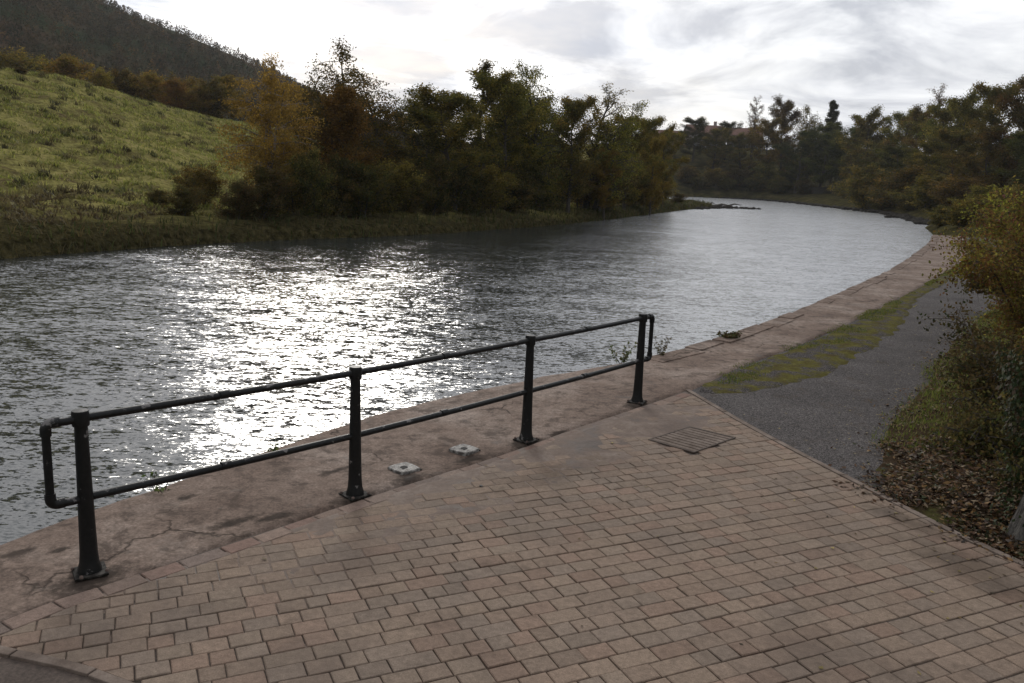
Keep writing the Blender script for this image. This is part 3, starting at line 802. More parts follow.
# field tussocks and bank grass on the far side
def land_points(n, x0, x1, y0, y1, f):
    x = rng.uniform(x0, x1, n); y = rng.uniform(y0, y1, n)
    k = ~inside(x, y, RIVER); x = x[k]; y = y[k]
    d, sg, _ = dist_poly(x, y, LEFT); k = f(x, y, d); return x[k], y[k], d[k]
x, y, d = land_points(110000, -62, 8, 14, 100, lambda x, y, d: (d > 3) & (d < 62) & (y > -1.0*x*1.15) & (rng.uniform(0, 1, len(x)) < smooth(-.35, .3, fbm(x*.8, y*.8, 3, 81))))
k = 5; X5 = np.repeat(x, k)+rng.normal(0, .11, len(x)*k); Y5 = np.repeat(y, k)+rng.normal(0, .11, len(x)*k); D5 = np.repeat(d, k)
inr = ~inside(X5, Y5, RIVER); X5 = X5[inr]; Y5 = Y5[inr]; D5 = D5[inr]
Z5 = ground_z(X5, Y5); n = len(X5)
tone = fbm(X5*.25, Y5*.25, 3, 90)
cg = palette(n, [(.21, .205, .05), (.27, .245, .06), (.14, .135, .036), (.30, .235, .095)], .35)
cb = palette(n, [(.085, .055, .028), (.055, .036, .02), (.12, .085, .045)], .35)
f = (smooth(-.1, .35, tone+.5-D5/22))[:, None]
xt, yt, dt_ = land_points(2600, -62, 4, 18, 96, lambda x, y, d: (d > 3) & (d < 60) & (rng.uniform(0, 1, len(x)) < smooth(-.5, .5, fbm(x*.15, y*.15, 3, 83))))
kk = 26; XT = np.repeat(xt, kk)+rng.normal(0, .17, len(xt)*kk); YT = np.repeat(yt, kk)+rng.normal(0, .17, len(xt)*kk)
ir = ~inside(XT, YT, RIVER); XT, YT = XT[ir], YT[ir]
tc = palette(len(xt), [(.06, .058, .022), (.10, .075, .035), (.13, .10, .045), (.05, .042, .02), (.15, .14, .045)], .3); TC = np.repeat(tc, kk, 0)[ir]*rng.uniform(.8, 1.2, (len(XT), 1))
BP = np.concatenate([np.stack([X5, Y5, Z5-.03], 1), np.stack([XT, YT, ground_z(XT, YT)-.03], 1)])
BH = np.concatenate([rng.uniform(.07, .26, n), rng.uniform(.15, .42, len(XT))]); BW = np.concatenate([rng.uniform(.02, .045, n), rng.uniform(.02, .045, len(XT))])
o = blades('field_grass', BP, BH, BW, np.concatenate([cg*(1-f)+cb*f, TC]), 1.3)
tag(o, 'tussocky green and brown grass covering the sloping field', 'grass', kind='stuff')
x, y, d = land_points(170000, -26, 28, 8, 112, lambda x, y, d: (d < 2.4) & (rng.uniform(0, 1, len(x)) < 1-d/3.2))
n = len(x); f = rng.uniform(0, 1, (n, 1))
# hanging sideways over the water: rough bank grass
o = blades('bank_grass', np.stack([x, y, np.maximum(ground_z(x, y), -.5)-.02], 1), rng.uniform(.14, .42, n), rng.uniform(.012, .03, n), palette(n, [(.055, .064, .018), (.04, .048, .014), (.07, .06, .026), (.09, .065, .03)], .35), 1.0)
tag(o, 'rough overhanging grass along the far bank of the river', 'grass', kind='stuff')

# ------------------------------------------------------------------ trees
def limb_tree(seed, hgt, crown_r, base_frac, kind='broad', spread=1.0, droop=0.0, nlimb=14, stems=1):
    r = random.Random(seed); segs = []; tips = []
    for s_i in range(stems):
        off = Vector((r.uniform(-.35, .35), r.uniform(-.35, .35), 0))*(stems > 1)
        lean = Vector((r.uniform(-.10, .10), r.uniform(-.10, .10), 0))*(2.0 if stems > 1 else 1)
        hh = hgt*(1 if s_i == 0 else r.uniform(.72, .95)); pts = []; r0 = .02*hgt*(1 if stems == 1 else .7)
        N_ = 9
        for i in range(N_+1):
            t = i/N_; pts.append(off+Vector((lean.x*hh*t+r.uniform(-.02, .02)*hh*t, lean.y*hh*t+r.uniform(-.02, .02)*hh*t, hh*t)))
        segs.append((pts, [r0*(1-.93*t/N_)+.006 for t in range(N_+1)]))
        for k in range(nlimb):
            t = base_frac+(1-base_frac)*((k+r.random())/nlimb)**.9; t = min(t, .98)
            i = t*N_; j = min(int(i), N_-1); p = pts[j].lerp(pts[j+1], i-j)
            az = k*2.4+r.uniform(-.5, .5)
            if kind == 'cone': L = crown_r*(1.05-t)*1.15+.15; el = r.uniform(-.1, .25)
            elif kind == 'tall': L = crown_r*(1.0-.65*max(0, (t-.5)*2))*r.uniform(.7, 1.1); el = r.uniform(.6, 1.1)
            else:
                tt_ = (t-base_frac)/(1-base_frac); L = crown_r*(math.sin(math.pi*(.18+.72*tt_))**.7)*r.uniform(.65, 1.15); el = r.uniform(.15, .8)*(.6+.6*tt_)
            L *= spread/ (1.3 if stems > 1 else 1)
            dr = Vector((math.cos(az)*math.cos(el), math.sin(az)*math.cos(el), math.sin(el)))
            q = [p]; d = dr.copy(); n = 5
            for m_ in range(n):
                d = (d+Vector((r.uniform(-.22, .22), r.uniform(-.22, .22), r.uniform(-.1, .2)-droop*m_*.22))).normalized(); q.append(q[-1]+d*L/n)
            rr = r0*(1-.9*t)*.45+.01
            segs.append((q, [rr*(1-.8*m_/n)+.004 for m_ in range(n+1)]))
            for m_ in range(1, n+1):
                tips.append((q[m_], .5+.5*m_/n))
                for w_ in range(2):
                    az2 = r.uniform(0, 6.28); d2 = (d+Vector((math.cos(az2), math.sin(az2), r.uniform(-.4, .8)-droop))*.9).normalized()
                    l2 = L*r.uniform(.18, .4); e = q[m_]+d2*l2*.5; e2 = e+(d2+Vector((r.uniform(-.3, .3), r.uniform(-.3, .3), .1-droop*1.2))).normalized()*l2*.5
                    segs.append(([q[m_], e, e2], [rr*.35+.003, rr*.25+.003, .003])); tips.append((e, .9)); tips.append((e2, 1.0))
        tips.append((pts[-1], 1)); tips.append((pts[-2], 1))
    return segs, tips

def make_tree(name, seed, hgt, crown_r, cols, nleaf, lsize, base_frac=.2, kind='broad', clump=.4, droop=0, bark='bark', nlimb=14, stems=1, hang=0, topbare=0, inner=None, crown_name='crown'):
    segs, tips = limb_tree(seed, hgt, crown_r, base_frac, kind, droop=droop, nlimb=nlimb, stems=stems)
    root = empty(name)
    mb = MB()
    for i, (q, rr) in enumerate(segs): mb.tube(q, rr, 6 if rr[0] > .03 else 3, cap=False)
    mb.build('trunk', M[bark], root, sm=True)
    g_ = np.random.default_rng(seed)
    T = np.array([t[0] for t in tips]); 
    keep = g_.uniform(0, 1, len(T)) > topbare*smooth(.6, 1, T[:, 2]/hgt)
    T = T[keep]
    wts = g_.uniform(.1, 1.6, len(T))**1.5; wts /= wts.sum()
    k = g_.choice(len(T), nleaf, p=wts)
    nleaf = int(nleaf*1.35); k = g_.choice(len(T), nleaf, p=wts); v_ = g_.normal(0, 1, (nleaf, 3)); v_ /= np.maximum(1, np.linalg.norm(v_, axis=1)/1.7)[:, None]
    C = T[k]+v_*np.array([clump, clump, clump*.75])*.78*g_.uniform(.3, 1.1, (nleaf, 1))
    if hang: C[:, 2] -= np.abs(g_.normal(0, hang, nleaf))
    C[:, 2] = np.maximum(C[:, 2], .1)
    N = g_.normal(0, 1, (nleaf, 3)); 
    if hang: N[:, 2] *= 2.5
    pal = np.array(cols); ci = g_.integers(0, len(cols), len(T))       # colour by clump
    c1 = pal[ci[k]]; c2 = pal[g_.integers(0, len(cols), nleaf)]
    c = (c1*.65+c2*.35)*g_.uniform(.7, 1.3, (nleaf, 1))*(g_.uniform(.75, 1.25, len(T))[k])[:, None]
    L = g_.uniform(.6, 1.3, nleaf)*lsize*.85
    scatter_quads(crown_name, C, N, L, L*.62, c, M['leaf'], root)
    root['h'] = float(np.percentile(C[:, 2], 99.6)); root['r'] = float(np.percentile(np.hypot(C[:, 0], C[:, 1]), 93))
    return root

GRN = [(.060, .068, .016), (.05, .058, .015), (.085, .082, .018), (.10, .085, .02)]
DRK = [(.036, .042, .014), (.044, .048, .015), (.055, .048, .016)]
GLD = [(.27, .15, .034), (.21, .115, .028), (.33, .19, .042), (.16, .095, .028)]
ORG = [(.19, .10, .024), (.14, .078, .02), (.22, .125, .03), (.10, .07, .02)]
OLV = [(.16, .125, .026), (.20, .15, .03), (.115, .10, .022), (.25, .17, .032)]
YEL = [(.30, .23, .03), (.22, .18, .025), (.14, .13, .022)]
BRN = [(.14, .088, .027), (.10, .068, .022), (.18, .115, .034), (.08, .06, .02)]
protos = {}
def proto(key, **kw): 
    t = make_tree(**kw); protos[key] = [t, False]; return t
proto('gold_birch', name='birch_tree', seed=1, hgt=8, crown_r=2.5, cols=GLD, nleaf=15000, lsize=.06, base_frac=.22, clump=.34, droop=.35, bark='birch', nlimb=18, stems=3, hang=.22, topbare=.35)
proto('open_birch', name='birch_tree', seed=2, hgt=9, crown_r=2.3, cols=GRN+OLV, nleaf=12000, lsize=.065, base_frac=.18, clump=.30, droop=.4, bark='bark', nlimb=26, stems=3, hang=.34, topbare=.2)
proto('orange_small', name='birch_tree', seed=3, hgt=6, crown_r=1.5, cols=ORG, nleaf=9000, lsize=.06, base_frac=.15, clump=.3, kind='tall', nlimb=16, hang=.1)
proto('dark_broad', name='alder_tree', seed=4, hgt=8, crown_r=2.9, cols=DRK+GRN, nleaf=22000, lsize=.075, base_frac=.08, clump=.42, nlimb=20)
proto('olive_broad', name='willow_tree', seed=5, hgt=8, crown_r=2.8, cols=OLV+GRN, nleaf=20000, lsize=.07, base_frac=.1, clump=.40, nlimb=20)
proto('sparse_tall', name='ash_tree', seed=6, hgt=10, crown_r=2.3, cols=GRN+OLV, nleaf=7500, lsize=.075, base_frac=.25, clump=.26, kind='tall', nlimb=16, topbare=.3)
proto('bare', name='alder_tree', seed=7, hgt=9, crown_r=2.0, cols=BRN, nleaf=3500, lsize=.06, base_frac=.25, clump=.28, kind='tall', nlimb=20, topbare=.7)
proto('brown_broad', name='oak_tree', seed=8, hgt=9, crown_r=3.2, cols=OLV+BRN+GRN, nleaf=24000, lsize=.085, base_frac=.08, clump=.45, nlimb=22)
proto('conifer', name='pine_tree', seed=9, hgt=9, crown_r=2.2, cols=DRK, nleaf=20000, lsize=.08, base_frac=.08, clump=.3, kind='cone', nlimb=34)
proto('yellow', name='maple_tree', seed=10, hgt=7, crown_r=2.2, cols=YEL+OLV, nleaf=14000, lsize=.075, base_frac=.12, clump=.38, nlimb=16)
proto('shrub_dark', name='shrub', seed=12, hgt=2.6, crown_r=1.7, cols=DRK+GRN+BRN, nleaf=9000, lsize=.06, base_frac=.02, clump=.3, nlimb=12, stems=3, crown_name='foliage')
proto('shrub_brown', name='shrub', seed=13, hgt=2.6, crown_r=1.6, cols=OLV+BRN+OLV+GRN, nleaf=8000, lsize=.06, base_frac=.02, clump=.3, nlimb=12, stems=3, crown_name='foliage')
proto('shrub_gold', name='shrub', seed=14, hgt=3, crown_r=1.6, cols=GLD+YEL+OLV, nleaf=8000, lsize=.07, base_frac=.03, clump=.3, nlimb=12, stems=3, crown_name='foliage')
proto('shrub_olive', name='shrub', seed=15, hgt=3, crown_r=1.9, cols=OLV+GRN, nleaf=10000, lsize=.07, base_frac=.02, clump=.34, nlimb=12, stems=3, crown_name='foliage')

def plant(key, px, top, Yd, wpx, label, cat, group, rz=None, base=None):
    p, used = protos[key]
    o = p if not used else copy_tree(p)
    protos[key][1] = True
    t = D(px, top, Yd); zg = gz(t.x, t.y)-.08 if base is None else base
    hh = max(t.z-zg, .6); s_ = hh/p['h']
    rad = wpx/2/F*Yd*1.05
    proto_r = p['r']
    sx = min(max(rad/proto_r, .45*s_), 1.9*s_)
    o.location = (t.x, t.y, zg); o.scale = (sx, sx, s_); o.rotation_euler = (0, 0, rnd.uniform(0, 6.28) if rz is None else rz)
    tag(o, label, cat, group)
    return o

LG = 'trees and bushes crowding the left bank of the river'
LT = [
 ('gold_birch', 266, 60, 38, 92, 'golden brown birch with pale stems at the left end of the bank trees'),
 ('open_birch', 345, 54, 43, 88, 'tall loose birch with dark hanging twigs rising right of the golden birch'),
 ('orange_small', 342, 88, 40, 52, 'narrow orange leaved birch low in front of the tall loose birch'),
 ('open_birch', 385, 80, 47, 86, 'loose green tree just right of the tall loose birch'),
 ('dark_broad', 418, 104, 50, 70, 'low dark tree in the dip left of the yellow topped willow'),
 ('olive_broad', 458, 90, 46, 92, 'round willow with a yellow brown top on the left bank'),
 ('sparse_tall', 480, 64, 53, 70, 'open crowned ash with sky showing through behind the round willow'),
 ('olive_broad', 512, 76, 51, 80, 'full olive green willow in the middle of the left bank trees'),
 ('open_birch', 545, 72, 55, 70, 'tall loose brown green birch beside the full olive green willow'),
 ('open_birch', 500, 68, 60, 60, 'thin topped birch behind the full olive green willow'),
 ('olive_broad', 574, 96, 56, 62, 'olive tree with yellow patches right of the tall brown green birch'),
 ('bare', 592, 86, 62, 56, 'nearly bare alder with grey twigs above the left bank trees'),
 ('open_birch', 606, 102, 62, 62, 'loose green tree below the nearly bare alder'),
 ('brown_broad', 630, 114, 68, 56, 'brown tinged tree third from the river point'),
 ('olive_broad', 650, 116, 76, 50, 'olive tree second from the river point'),
 ('brown_broad', 668, 126, 84, 40, 'small brown tree at the river point of the left bank'),
 ('yellow', 608, 150, 60, 30, 'yellow bush standing low among the trees near the river point'),
 ('yellow', 655, 138, 72, 30, 'little yellowing tree on the bank near the river point'),
 ('dark_broad', 310, 108, 46, 70, 'dark tree between the golden birch and the tall loose birch'),
 ('brown_broad', 435, 100, 58, 80, 'brown tree standing behind the dip in the bank trees'),
 ('dark_broad', 545, 100, 64, 80, 'dark tree behind the tall loose brown green birch'),
]
for key, px, top, Yd, wp, lab in LT: plant(key, px, top, Yd, wp, lab, 'tree' if 'bush' not in lab.split(' low ')[0] else 'bush', LG)
US = []
xsu = [238, 262, 290, 312, 338, 362, 388, 412, 438, 462, 488, 512, 536, 560, 584, 606, 628, 648, 664, 678]
bank_y = lambda px: np.interp(px, [0, 100, 200, 300, 400, 500, 600, 680], [22.5, 25.5, 29.1, 32.8, 37.1, 44.2, 58.6, 87.6])
adj = ['low', 'leafy', 'broad', 'scrubby', 'dense', 'ragged', 'rounded', 'shaggy']
refs = ['under the left edge of the golden birch', 'at the foot of the golden birch', 'right of the golden birch foot', 'left of the tall loose birch foot', 'at the foot of the orange leaved birch', 'at the foot of the tall loose birch', 'below the dark tree right of the loose birch', 'in the dip of the bank trees', 'left of the round willow foot', 'under the round willow', 'right of the round willow foot', 'under the full olive green willow', 'below the tall loose brown green birch', 'below the yellow patched olive tree', 'under the nearly bare alder', 'right of the nearly bare alder', 'below the third tree from the river point', 'below the second tree from the river point', 'under the small brown tree at the river point', 'outermost at the river point']
for i, px in enumerate(xsu):
    Yd = bank_y(px)+rnd.uniform(1.8, 3.2)*(1+px/600)
    key = ['shrub_dark', 'shrub_dark', 'shrub_brown', 'shrub_dark'][i % 4]
    top = np.interp(px, [238, 300, 400, 500, 600, 678], [178, 158, 160, 162, 168, 186])+rnd.uniform(-8, 8)
    plant(key, px, top, Yd, rnd.uniform(34, 52)*(1 if px < 640 else .6), f'{adj[i%8]} {"dark" if key=="shrub_dark" else "brownish"} bush {refs[i]} beside the water', 'bush', 'undergrowth along the left bank')
plant('shrub_dark', 182, 186, 31.8, 34, 'lone dark bush on the brown bank left of the trees', 'bush', None)
plant('shrub_brown', 200, 166, 37, 40, 'brownish bush behind the lone dark bush', 'bush', None)
plant('shrub_dark', 158, 190, 35, 22, 'small low bush just left of the lone dark bush', 'bush', None)
plant('shrub_dark', 22, 84, 70, 22, 'low dark gorse bush near the top left of the field', 'bush', None)
plant('shrub_dark', 3, 80, 71, 12, 'tiny dark gorse bush at the left edge of the field', 'bush', None)
FT = [('shrub_gold', 66, 62, 96, 44, 'bright yellow orange bush on the skyline of the field'), ('shrub_brown', 14, 56, 98, 60, 'brown bush on the field skyline at the left edge'), ('shrub_brown', 40, 64, 100, 34, 'brown bush left of the bright yellow orange bush'),
 ('shrub_gold', 100, 76, 100, 20, 'small amber bush right of the bright yellow orange bush'), ('shrub_olive', 122, 78, 104, 34, 'olive brown bush behind the middle of the field edge'),
 ('shrub_brown', 140, 80, 108, 30, 'brown bush behind the middle of the field edge'), ('shrub_gold', 152, 80, 104, 34, 'orange brown bush behind the field edge'), ('shrub_gold', 172, 86, 100, 26, 'low orange bush right of the orange brown one'), ('shrub_brown', 186, 84, 108, 34, 'brown bush behind the right half of the field'), ('shrub_gold', 198, 92, 102, 26, 'yellowish bush behind the right half of the field'),
 ('shrub_olive', 214, 88, 104, 36, 'olive bush left of the golden birch crown'), ('yellow', 232, 84, 108, 36, 'yellow green tree half behind the golden birch'), ('brown_broad', 300, 92, 100, 60, 'brown tree far behind the gap right of the golden birch')]
for key, px, top, Yd, wp, lab in FT: plant(key, px, top-7, Yd, wp, lab, 'tree' if key in ('yellow', 'brown_broad') else 'bush', 'autumn bushes along the top edge of the field')

FILL = [(690, 140, 224, 40, 'back row tree left of the first house'), (712, 142, 222, 40, 'back row tree below the first house roof'), (734, 144, 222, 40, 'back row tree between the house fronts'), (758, 140, 222, 40, 'back row tree below the tall thin tree'), (782, 138, 220, 44, 'back row tree behind the yellow maple'), (806, 138, 214, 44, 'back row tree behind the loose green birch'), (830, 140, 206, 46, 'back row tree behind the dark pine'), (856, 138, 196, 50, 'back row tree behind the tree at the sky gap'), (884, 136, 180, 50, 'back row tree behind the russet tree')]
RG = 'trees of the wood on the far right bank'
RT = [
 ('brown_broad', 676, 132, 215, 40, 'brown tree of the far bank seen past the river point'),
 ('dark_broad', 696, 118, 212, 34, 'dark green tree left of the first house roof'),
 ('olive_broad', 716, 128, 205, 34, 'low olive tree in front of the first house roof'),
 ('dark_broad', 728, 122, 214, 28, 'dark tree between the two house roofs'),
 ('brown_broad', 744, 134, 204, 34, 'brown tree below the second house roof'),
 ('bare', 756, 96, 205, 22, 'tall thin tree with sparse twigs beside the yellow maple'),
 ('yellow', 768, 118, 198, 34, 'yellow maple on the far bank'),
 ('brown_broad', 788, 98, 200, 40, 'tall dark brown tree right of the yellow maple'),
 ('open_birch', 812, 106, 190, 36, 'loose crowned green birch left of the dark pine'),
 ('conifer', 840, 102, 180, 26, 'dark upright pine above the far right bank'),
 ('dark_broad', 826, 124, 176, 50, 'dark spreading tree in front of the pine'),
 ('dark_broad', 800, 140, 184, 46, 'dark tree at the water below the tall brown tree'),
 ('dark_broad', 852, 128, 168, 50, 'dark tree right of the pine at the gap'),
 ('brown_broad', 876, 110, 158, 52, 'rounded russet tree right of the pine'),
 ('olive_broad', 902, 110, 148, 48, 'olive tree over the gap of pale sky'),
 ('brown_broad', 926, 108, 138, 48, 'rust brown tree fourth from the right edge'),
 ('bare', 950, 84, 128, 34, 'bare twiggy tree poking above the right hand wood'),
 ('olive_broad', 950, 106, 122, 54, 'full olive tree below the bare twiggy one'),
 ('brown_broad', 976, 92, 112, 60, 'big brown tree climbing the right slope'),
 ('olive_broad', 1004, 82, 100, 64, 'tall yellowing olive tree near the right edge'),
 ('brown_broad', 1034, 72, 90, 76, 'tallest brown tree cut by the right edge'),
 ('olive_broad', 964, 130, 104, 52, 'olive tree in the lower rank of the right wood'),
 ('brown_broad', 996, 122, 92, 60, 'brown tree in the lower rank near the right edge'),
 ('dark_broad', 1030, 130, 82, 60, 'dark tree low at the right edge above the berry bush'),
 ('olive_broad', 930, 140, 118, 46, 'small olive tree above the far bushes'),
 ('dark_broad', 900, 146, 132, 44, 'dark tree low behind the round green bushes'),
]
for px, top, Yd, wp, lab in FILL: plant('dark_broad', px, top, Yd, wp, 'dark '+lab, 'tree', RG)
for key, px, top, Yd, wp, lab in RT: plant(key, px, top, Yd, wp, lab, 'tree', RG)
RS = [('shrub_dark', 806, 180, 178, 26, 'dark bush at the left end of the clearing wall'), ('shrub_olive', 846, 178, 150, 34, 'olive bush at the right end of the clearing wall'), ('shrub_dark', 700, 176, 194, 30, 'dark waterside bush furthest left on the far bank'), ('shrub_dark', 728, 178, 193, 30, 'dark waterside bush below the gap between houses'), ('shrub_dark', 756, 176, 191, 32, 'dark waterside bush below the tall thin tree'), ('shrub_dark', 780, 180, 186, 30, 'dark waterside bush left of the clearing'),
 ('shrub_olive', 962, 200, 55, 40, 'olive bush growing where the quay wall ends'), ('shrub_brown', 984, 196, 53, 46, 'rusty bush right of the quay end'), ('shrub_olive', 1006, 190, 50, 50, 'green bush beside the far end of the path'), ('shrub_dark', 1030, 186, 46, 50, 'dark bush at the right edge beside the far end of the path'), ('shrub_dark', 944, 206, 62, 26, 'small dark bush on the bank just past the quay end'),
 ('shrub_olive', 690, 166, 198, 30, 'brown green bush far beyond the river point'), ('shrub_brown', 716, 168, 196, 32, 'brown bush at the water below the first house'), ('shrub_dark', 742, 168, 195, 34, 'dark bush at the water below the second house'),
 ('shrub_olive', 766, 160, 194, 32, 'olive bush at the water below the yellow maple'), ('shrub_brown', 786, 176, 190, 26, 'low brown bush left of the grassy clearing'),
 ('shrub_olive', 868, 166, 124, 48, 'round green bush left of centre on the right bank'), ('shrub_olive', 898, 166, 112, 56, 'large round green bush on the right bank'), ('shrub_olive', 930, 176, 98, 52, 'green bush above the last of the quay'),
 ('shrub_brown', 958, 176, 88, 50, 'brownish bush where the quay ends'), ('shrub_olive', 985, 186, 74, 60, 'olive bush behind the berry bush'), ('shrub_brown', 1018, 186, 66, 60, 'brown bush behind the berry bush at the right edge'), ('shrub_dark', 912, 190, 104, 36, 'dark low bush at the water edge of the right bank'), ('shrub_dark', 884, 190, 116, 34, 'dark low bush left along the right water edge')]
for key, px, top, Yd, wp, lab in RS: plant(key, px, top, Yd, wp, lab, 'bush', 'bushes at the foot of the right bank')
# remove prototypes that found no place
for key, (p, used) in protos.items():
    if not used:
        for c_ in [c for c in bpy.data.objects if c.parent == p]: bpy.data.objects.remove(c_)
        bpy.data.objects.remove(p)
    elif 'h' in p: pass
for o in bpy.data.objects:
    if 'h' in o: del o['h']; del o['r']

# ------------------------------------------------------------------ wood on the hill: one far mass
n = 15000; r = np.sqrt(rng.uniform(150**2, 620**2, n)); az = rng.uniform(-.75, .05, n)
x = r*np.sin(az); y = r*np.cos(az); brown_zone = fbm(x*.013, y*.013, 3, 101)
uu = x/y; keep = (brown_zone < .22) | (rng.uniform(0, 1, n) < .25); x = x[keep]; y = y[keep]; brown_zone = brown_zone[keep]
z = ground_z(x, y); n = len(x)
hh = rng.uniform(2.4, 4.4, n)*(1+.35*fbm(x*.03, y*.03, 2, 5)); ww = hh*rng.uniform(.35, .55, n)
k = 44
cc = palette(n, [(.022, .022, .010), (.028, .024, .011), (.036, .026, .013), (.05, .032, .015)], .3)
aut = (rng.uniform(0, 1, n) < .10+.25*(brown_zone > .12)); cc[aut] = palette(aut.sum(), [(.075, .042, .018), (.055, .034, .016)], .3)
con = fbm(x*.02, y*.02, 2, 111) > 0
th = rng.uniform(0, 2*np.pi, (n, k)); tz = rng.uniform(0, 1, (n, k)); 
prof = np.where(con[:, None], (1-tz)**.8, np.sin(np.pi*np.clip(tz*.8+.15, 0, 1))**.6)*rng.uniform(.5, 1.05, (n, k))
C = np.stack([x[:, None]+np.cos(th)*prof*ww[:, None], y[:, None]+np.sin(th)*prof*ww[:, None], z[:, None]+(.08+tz*.92)*hh[:, None]], -1).reshape(-1, 3)
N = rng.normal(0, 1, (n*k, 3)); L = (np.repeat(hh, k)*rng.uniform(.05, .11, n*k))
o = scatter_quads('hillside_wood', C, N, L, L*.7, np.repeat(cc, k, 0)*rng.uniform(.7, 1.3, (n*k, 1))*1.35, M['wood'])
tag(o, 'dark wood of conifers and autumn trees covering the hill', 'wood', kind='stuff')

# ------------------------------------------------------------------ houses behind the far trees
def house(px, top, Yd, w_, dp, rz, label, chim=True):
    t = D(px, top, Yd); zg = gz(t.x, t.y)-.3; hh = t.z-zg; wallh = hh-2.6
    root = empty('brick_house', (t.x, t.y, zg), rz)
    mb = MB(); mb.box((0, 0, wallh/2), (w_, dp, wallh))
    mb.add([(-w_/2, -dp/2, wallh), (-w_/2, dp/2, wallh), (-w_/2, 0, hh-.1), (w_/2, -dp/2, wallh), (w_/2, dp/2, wallh), (w_/2, 0, hh-.1)], [[0, 2, 1], [3, 4, 5]])
    mb.build('wall', M['brick'], root)
    mb = MB()
    for s_ in (-1, 1):
        a = [(-w_/2-.3, s_*(dp/2+.4), wallh-.2), (w_/2+.3, s_*(dp/2+.4), wallh-.2), (w_/2+.3, 0, hh), (-w_/2-.3, 0, hh)]
        b = [(v[0], v[1], v[2]-.15) for v in a]
        mb.add(a+b, [[0, 1, 2, 3], [7, 6, 5, 4], [0, 4, 5, 1], [1, 5, 6, 2], [3, 2, 6, 7], [0, 3, 7, 4]])
    rf = mb.build('roof', M['roof'], root)
    if chim:
        mb = MB(); mb.box((w_*.3, .3, hh+.3), (.8, .6, 1.5)); mb.box((w_*.3, .3, hh+1.1), (.9, .7, .12)); mb.build('chimney', M['brick'], rf)
    for fl in (1.5, 4.2):
        if fl+1.4 > wallh: continue
        for xx in (-w_*.3, 0, w_*.3):
            mb = MB(); mb.box((xx, -dp/2-.03, fl), (1.3, .1, 1.3)); wdw = mb.build('window', M['white'], root)
            mb = MB(); mb.box((xx-.3, -dp/2-.09, fl), (.5, .03, 1.1)); mb.box((xx+.3, -dp/2-.09, fl), (.5, .03, 1.1)); mb.build('pane', M['glass'], wdw)
    tag(root, label, 'house', 'brick houses behind the far trees'); return root
house(705, 125, 262, 11, 8, .1, 'brick house whose red brown roof shows left between the far trees')
house(746, 128, 258, 9, 8, -.15, 'brick house whose roof shows beside the tall thin tree')
house(664, 130, 250, 10, 8, .2, 'brick house whose roof shows above the river point trees', False)

# grey wall in the clearing on the far bank
def run(name, a, b, h_, thick, mat, label, cat, n=9):
    mb = MB(); a = Vector(a); b = Vector(b)
    for i in range(n):
        p = a.lerp(b, (i+.5)/n); L = (b-a).length/n; ang = math.atan2(b.y-a.y, b.x-a.x); zz_ = gz(p.x, p.y)
        mb.box((p.x, p.y, zz_+h_/2-.2), (L-.04, thick, h_+.4+rnd.uniform(-.05, .05)), Matrix.Rotation(ang, 3, 'Z'))
        mb.box((p.x, p.y, zz_+h_+.04), (L-.02, thick+.1, .09), Matrix.Rotation(ang, 3, 'Z'))
    o = mb.build(name, mat); tag(o, label, cat); return o
a = D(805, 183, 172); b = D(842, 184, 160); run('stone_wall', (a.x+3, a.y+4, 0), (b.x+6, b.y+4, 0), 1.3, .4, M['stone'], 'low grey stone wall in the clearing on the far bank', 'wall')

# rocks along the right water's edge and drift at the river point
def rocks(name, line, n, smin, smax, mat, label, cat, spread=.8, zb=-.55):
    V = []; Fc = []; rr = random.Random(4); ln = resample(line, 200)
    ico = [Vector(v).normalized() for v in [(0, 0, 1), (.9, 0, .45), (.28, .85, .45), (-.72, .53, .45), (-.72, -.53, .45), (.28, -.85, .45), (.72, .53, -.45), (-.28, .85, -.45), (-.9, 0, -.45), (-.28, -.85, -.45), (.72, -.53, -.45), (0, 0, -1)]]
    fc = [(0, 1, 2), (0, 2, 3), (0, 3, 4), (0, 4, 5), (0, 5, 1), (1, 6, 2), (2, 7, 3), (3, 8, 4), (4, 9, 5), (5, 10, 1), (6, 7, 2), (7, 8, 3), (8, 9, 4), (9, 10, 5), (10, 6, 1), (11, 7, 6), (11, 8, 7), (11, 9, 8), (11, 10, 9), (11, 6, 10)]
    for i in range(n):
        k = rr.randrange(200); s_ = rr.uniform(smin, smax); p = ln[k]+np.array([rr.gauss(0, spread), rr.gauss(0, spread)]); b = len(V); e = Matrix.Rotation(rr.uniform(0, 6), 3, 'Z')
        for v in ico: q_ = e @ Vector((v.x*s_*rr.uniform(.8, 1.4), v.y*s_, v.z*s_*.6)); V.append((p[0]+q_.x, p[1]+q_.y, zb+rr.uniform(0, .15)+q_.z))
        Fc += [(a_+b, b_+b, c_+b) for a_, b_, c_ in fc]
    o = mesh_np(name, V, Fc, mat); tag(o, label, cat, kind='stuff'); return o
rocks('shore_rocks', right_bank[6:120], 900, .12, .5, M['stone'], 'dark rough stones along the right water edge', 'rocks')
rocks('spit_stones', spline([(20, 97), (24.4, 104.5), (27.5, 106.5), (29, 106.5)], .5), 160, .12, .4, M['stone'], 'low dark stones off the tip of the river point', 'rocks', .7, -.6)
mb = MB(); rr = random.Random(2)
for i in range(9):
    a = Vector((22.5+rr.uniform(0, 4), 103+rr.uniform(0, 3), -.5+rr.uniform(0, .3))); b = a+Vector((rr.uniform(.6, 2.0), rr.uniform(-1, 1), rr.uniform(-.1, .25))); mb.tube([a, a.lerp(b, .5)+Vector((0, 0, .2)), b], [.12, .09, .03], 6)
o = mb.build('driftwood', M['drift']); tag(o, 'tangle of dark driftwood lying at the tip of the river point', 'driftwood')

